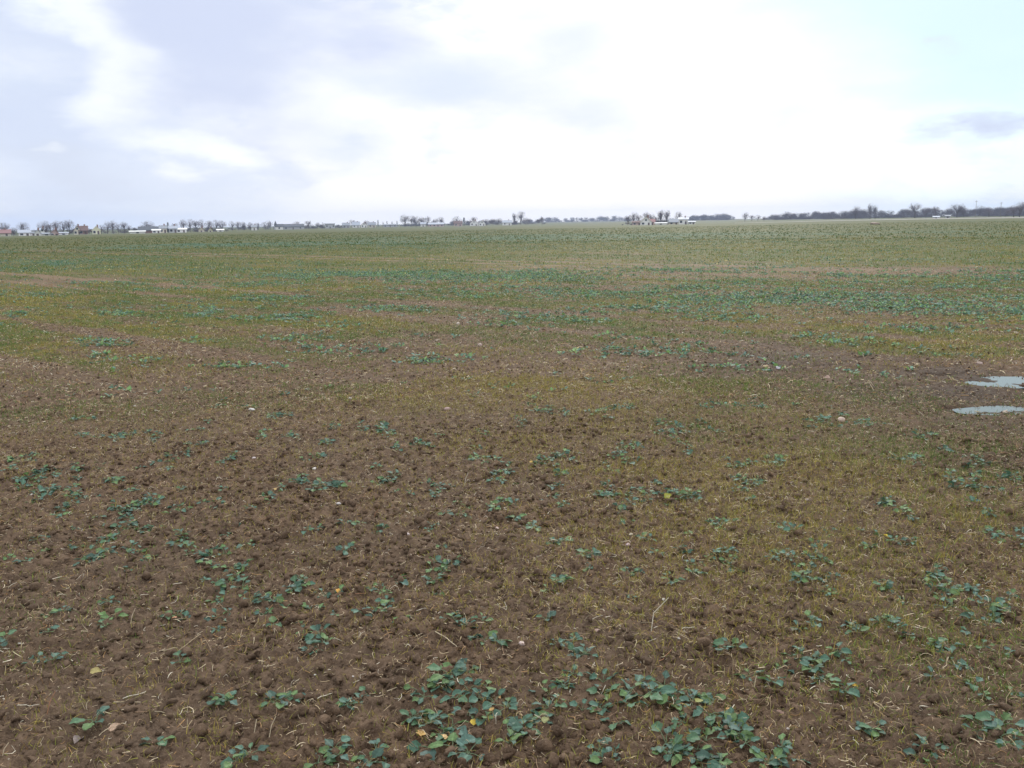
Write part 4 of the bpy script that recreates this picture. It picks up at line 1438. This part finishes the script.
# ------------------------------------------------------------------ houses
def house(px, dist, wpx, hwall, hroof, depth, wall, roof, label, name='house', gable_front=False, turn=0.0, windows=3, chimney=True, door=True):
    """wpx: width as seen; hwall, hroof: heights in picture rows"""
    p = far_at(px, dist)
    k = dist / FPX
    Wd, hw, hr = wpx * k, hwall * k, hroof * k
    root = bpy.data.objects.new(name, None); COL.objects.link(root)
    root.location = (p[0], p[1], tz(*p) - .15)
    root.rotation_euler = (0, 0, -math.atan2(p[0], p[1]) + turn)
    tag(root, label, 'shed' if name == 'shed' else name.replace('_', ' '))
    D = depth
    # walls with gable ends
    mb = MB()
    x0, x1, y0, y1 = -Wd / 2, Wd / 2, 0, D
    if gable_front:
        V = [(x0, y0, 0), (x1, y0, 0), (x1, y0, hw), (0, y0, hw + hr), (x0, y0, hw), (x0, y1, 0), (x1, y1, 0), (x1, y1, hw), (0, y1, hw + hr), (x0, y1, hw)]
        mb.add(V, [(0, 1, 2, 4), (5, 9, 7, 6), (0, 4, 9, 5), (1, 6, 7, 2), (0, 5, 6, 1)])
        mb.f3.append(np.array([(4, 2, 3), (9, 8, 7)])); t = .25; e = .5
        wl = mb.mesh('wall', M[wall])
        rb = MB()
        for s in (-1, 1):
            a = np.array([0, hw + hr]); b = np.array([s * (Wd / 2 + e), hw - e * hr / (Wd / 2)])
            V = [(a[0], y0 - e, a[1] + .03), (b[0], y0 - e, b[1] + .03), (b[0], y1 + e, b[1] + .03), (a[0], y1 + e, a[1] + .03)]
            V += [(v[0], v[1], v[2] + t) for v in V]
            rb.add(V, [(0, 1, 2, 3), (4, 7, 6, 5), (0, 4, 5, 1), (1, 5, 6, 2), (2, 6, 7, 3), (3, 7, 4, 0)])
    else:
        ym = D / 2
        V = [(x0, y0, 0), (x1, y0, 0), (x1, y0, hw), (x0, y0, hw), (x0, y1, 0), (x1, y1, 0), (x1, y1, hw), (x0, y1, hw), (x0, ym, hw + hr), (x1, ym, hw + hr)]
        mb.add(V, [(0, 1, 2, 3), (4, 7, 6, 5), (0, 3, 7, 4), (1, 5, 6, 2), (0, 4, 5, 1)])
        mb.f3.append(np.array([(3, 8, 7), (2, 6, 9)])); t = .25; e = .5
        wl = mb.mesh('wall', M[wall])
        rb = MB()
        for s in (-1, 1):
            yb = ym + s * (D / 2 + e); zb = hw - e * hr / (D / 2)
            V = [(x0 - e, ym, hw + hr + .03), (x1 + e, ym, hw + hr + .03), (x1 + e, yb, zb + .03), (x0 - e, yb, zb + .03)]
            V += [(v[0], v[1], v[2] + t) for v in V]
            rb.add(V, [(0, 1, 2, 3), (4, 7, 6, 5), (0, 4, 5, 1), (1, 5, 6, 2), (2, 6, 7, 3), (3, 7, 4, 0)])
    link('wall', wl, root)
    ro = link('roof', rb.mesh('roof', M[roof]), root)
    if chimney:
        cb = MB(); cx = Wd * .18; cb.box(cx - .4, cx + .4, D * .45, D * .45 + .8, hw + hr * .5, hw + hr + 1.1)
        link('chimney', cb.mesh('chimney', M['brick']), ro)
    windows = max(1, windows // 2) if wpx > 5 else 0
    nx = windows + (1 if door else 0)
    for i in range(nx):
        cx = x0 + Wd * (i + .5) / nx
        if door and i == nx // 2:
            db = MB(); db.box(cx - .55, cx + .5, -.05, .04, .1, min(2.0, hw * .8)); link('door', db.mesh('door', M['door']), root)
            continue
        ww = min(.7, Wd / nx * .3); zc = hw * .55; wh = min(.7, hw * .27)
        fb = MB(); fb.box(cx - ww - .08, cx + ww + .08, -.04, .03, zc - wh - .08, zc + wh + .08)
        fr = link('window', fb.mesh('window', M['white']), root)
        gb = MB(); gb.box(cx - ww, cx + ww, -.07, -.042, zc - wh, zc + wh)
        link('pane', gb.mesh('pane', M['glass']), fr)
    if gable_front and hr > 2:
        gb = MB(); gb.box(-.5, .5, -.06, .03, hw + hr * .2, hw + hr * .2 + 1.1); link('window', gb.mesh('window', M['glass']), root)
    return root


house(2, 560, 12, 2.6, 2.8, 8, 'cream', 'redroof', 'house with a reddish roof at the left edge of the skyline')
house(24, 520, 9, 2.8, 2.2, 8, 'white', 'paleroof', 'white shed with open dark bays under the round headed tree', 'shed', windows=2, chimney=False)
house(31, 530, 6, 2.4, .8, 6, 'white', 'greyroof', 'low white annex between the shed and the white gabled house', windows=2, chimney=False)
house(37, 500, 5, 2.4, 2.8, 8, 'white', 'paleroof', 'small bright white house left of the purplish trees', gable_front=True, windows=1)
house(42, 560, 4, 3, 3.4, 8, 'white', 'greyroof', 'white gabled house close to the purplish trees', gable_front=True, windows=1)
house(46, 500, 8, 1.6, .5, 5, 'white', 'paleroof', 'low white shed left of the small red roofed house', 'shed', windows=1, chimney=False, door=False)
house(54, 500, 6.5, 2, 3, 6, 'pink', 'redroof', 'small red house standing out against the grey tree row', gable_front=True, windows=1)
house(63, 540, 7, 1.8, .6, 5, 'white', 'paleroof', 'low white shed under the pale tree row', 'shed', windows=2, chimney=False, door=False)
house(77, 600, 6, 3.6, 4.2, 9, 'cream', 'brownroof', 'cream house with steep brown roof, left of the pair', gable_front=True, windows=2)
house(83, 600, 7, 3.6, 3.8, 9, 'brick', 'brownroof', 'brown brick house with steep roof, right of the pair')
house(96, 560, 6.5, 4, 3, 8, 'yellow', 'yellow', 'pale yellow house left of a clump of bare trees', gable_front=True, windows=2)
house(137, 560, 13, 1.8, .6, 8, 'white', 'white', 'long low bright white shed between two tree clumps', 'shed', windows=3, chimney=False, door=False)
house(149, 640, 18, 2.6, 3.2, 12, 'brick', 'darkroof', 'long dark roofed barn in the left hamlet', 'barn', windows=3, chimney=False)
house(156, 590, 7, 2.6, .8, 6, 'white', 'white', 'low white building in front of the dark barn', windows=2, chimney=False)
house(163, 600, 6, 4.2, 2.6, 8, 'cream', 'greyroof', 'pale house just left of the dark conifer', windows=2)
house(173, 600, 7, 4.0, 2.4, 8, 'greywall', 'paleroof', 'pale grey house just right of the dark conifer', windows=2)
house(181, 620, 9, 3.0, 1.0, 7, 'white', 'white', 'low pale building right of the grey house', windows=2, chimney=False)
house(201, 680, 5, 2, 2.4, 7, 'cream', 'redroof', 'small cream house in the dense left tree row', gable_front=True, windows=1)
house(210, 660, 4, 1.8, 2, 7, 'yellow', 'brownroof', 'small yellowish house before the left tree row', gable_front=True, windows=1)
house(220, 660, 6, 1.6, .8, 7, 'white', 'white', 'bright white low shed at the right end of the left tree row', 'shed', windows=1, chimney=False, door=False)
house(254, 820, 5, 3, 2, 8, 'white', 'greyroof', 'small white house left of the church', windows=1)
house(293, 860, 20, 2.6, 2.4, 14, 'greywall', 'darkroof', 'long dark roofed barn right of the church', 'barn', windows=5, chimney=False)
house(330, 930, 9, 4.2, .6, 10, 'greywall', 'greyroof', 'flat grey block standing alone between trees', 'building', windows=4, chimney=False)
house(346, 1000, 7, 2.6, 2.2, 9, 'greywall', 'greyroof', 'grey house left of the pale hillside houses')
house(356, 1000, 7, 2.6, 3, 9, 'white', 'paleroof', 'white house with tall roof among the hillside houses')
house(364, 1000, 6, 2.6, 2.2, 9, 'white', 'redroof', 'white house with red roof among the hillside houses', gable_front=True, windows=1)
house(372, 1000, 7, 2.6, 2.4, 9, 'cream', 'greyroof', 'cream house next to the tallest conifer')
house(390, 1000, 14, 2.2, .8, 9, 'greywall', 'greyroof', 'low grey building under the comb of conifers', 'building', windows=4, chimney=False)
house(423, 960, 5, 2.6, 1.8, 9, 'white', 'paleroof', 'small white house left of the long pink walled building', windows=1)
house(436, 950, 15, 2.2, 1.6, 12, 'pink', 'paleroof', 'long pinkish walled building with a pale roof', 'building', windows=6, chimney=False)
house(458, 960, 8, 2.6, 2.2, 9, 'pink', 'brownroof', 'brown roofed pinkish house under the reddish round tree')
house(474, 960, 8, 3.0, 2.6, 9, 'white', 'pink', 'left half of the twin gabled house, with a pinkish roof', gable_front=True, windows=1)
house(482, 950, 6.5, 2.6, 2.6, 9, 'white', 'greyroof', 'right half of the twin gabled house, bright white', gable_front=True, windows=1)
house(507, 980, 9, 2.8, 2.0, 9, 'white', 'paleroof', 'pale blue roofed white house left of the tall thin tree')
house(637, 590, 9, 2.6, 1.2, 8, 'pink', 'brownroof', 'low pinkish outbuilding left of the farmhouse gable', 'outbuilding', windows=2, chimney=False)
house(646, 560, 11, 3.2, 5.0, 10, 'white', 'cream', 'cream farmhouse with a wide gable facing the field', gable_front=True, windows=2)
house(652.5, 590, 4.5, 3, 2.6, 8, 'pink', 'redroof', 'pink walled wing on the right side of the farmhouse gable', windows=1, chimney=False)
house(661, 575, 11, 1.6, .5, 5, 'white', 'white', 'very low white shed before the tall upright trees', 'shed', windows=2, chimney=False, door=False)
house(674, 610, 9, 2.4, 3.0, 9, 'cream', 'greyroof', 'grey roofed barn left of the white farm building', 'barn', windows=2, chimney=False)
house(683.5, 590, 9, 4.8, 1.8, 9, 'white', 'paleroof', 'tall white farm building with three dark openings', windows=3)
house(692, 585, 6, 2.2, .7, 6, 'white', 'paleroof', 'small white shed at the right end of the farmstead', 'shed', windows=1, chimney=False)
house(936.5, 700, 5, 1.2, .9, 7, 'white', 'paleroof', 'first pale roofed shed before the right wood', 'shed', windows=2, chimney=False)
house(948, 740, 4, 1.8, .8, 7, 'greywall', 'greyroof', 'second pale shed before the right wood', 'shed', windows=2, chimney=False)


def church():
    p = far_at(275.5, 840); k = 840 / FPX
    r = house(279, 850, 7, 3, 2.2, 9, 'white', 'darkroof', 'small white church with a dark pointed spire', 'church', windows=2, chimney=False, door=False)
    mb = MB(); xw = -3.3 * k
    mb.box(xw - 1.4, xw + 1.4, 1, 3.8, 0, 4.2 * k); link('tower', mb.mesh('tower', M['greywall']), r)
    sb = MB(); z = 4.2 * k
    sb.add([(xw - 1.6, .8, z), (xw + 1.6, .8, z), (xw + 1.6, 4, z), (xw - 1.6, 4, z), (xw, 2.4, z + 4.6 * k)], [(0, 1, 4), (1, 2, 4), (2, 3, 4), (3, 0, 4)])
    sb.f4.append(np.array([(0, 3, 2, 1)])); link('spire', sb.mesh('spire', M['darkroof']), r)


church()


def mast(px, dist, hp, label):
    p = far_at(px, dist); h = H_(hp, dist)
    root = bpy.data.objects.new('utility_pole', None); COL.objects.link(root)
    root.location = (p[0], p[1], tz(*p)); tag(root, label, 'pole', 'tall poles against the right wood')
    mb = MB(); mb.tube([(0, 0, -.3), (0, 0, h * .5), (0, 0, h)], [.17, .14, .10], 8); link('pole', mb.mesh('pole', M['pole']), root)
    cb = MB(); cb.box(-1.1, 1.1, -.08, .08, h * .93, h * .93 + .16); link('crossarm', cb.mesh('crossarm', M['pole']), root)
    for s in (-1, 0, 1):
        ib = MB(); ib.tube([(s, 0, h * .93 + .16), (s, 0, h * .93 + .42)], [.06, .05], 6); link('insulator', ib.mesh('insulator', M['white']), root)


mast(975.5, 700, 15, 'taller left mast rising over the right wood')
mast(1000.5, 700, 13, 'fainter right mast, nearer the clump at the right edge')

# a tan heap near the far right edge of the field
hp_ = ground_at(876, 224); hd = 200.0; hp_ = far_at(876, hd)
Vi, Fi = ico(3)
V = lumpy(Vi, 77, .25) * np.array([1.0, .7, .32])
hm = link('earth_heap', mesh_np('earth_heap', V, Fi, M['stone'], np.tile(np.array((.24, .18, .14)), (len(V), 1))),
          label='low reddish tan heap lying near the far right edge of the field', cat='heap')
hm.location = (hp_[0], hp_[1], tz(*hp_) + .12); hm.scale = (1.0, 1.0, 1.0)

# ------------------------------------------------------------------ the air
HAZE = 0.00017
hb = MB(); hb.box(-3500, 3500, -3500, 3500, -6.5, 40)
hz = hb.mesh('haze', None) if False else None
me = bpy.data.meshes.new('haze')
me.from_pydata([tuple(v) for v in hb.v[0]], [], [tuple(int(i) for i in f) for f in hb.f4[0]])
hm_ = bpy.data.materials.new('air'); hm_.use_nodes = True
nt = hm_.node_tree; nt.nodes.clear()
o_ = nt.nodes.new('ShaderNodeOutputMaterial'); pv = nt.nodes.new('ShaderNodeVolumePrincipled')
pv.inputs['Density'].default_value = HAZE
pv.inputs['Color'].default_value = (.62, .74, 1.0, 1)
pv.inputs['Anisotropy'].default_value = .2
nt.links.new(pv.outputs[0], o_.inputs['Volume'])
me.materials.append(hm_)
link('haze', me, kind='stuff', label='thin bluish haze over the far side of the field', cat='haze')
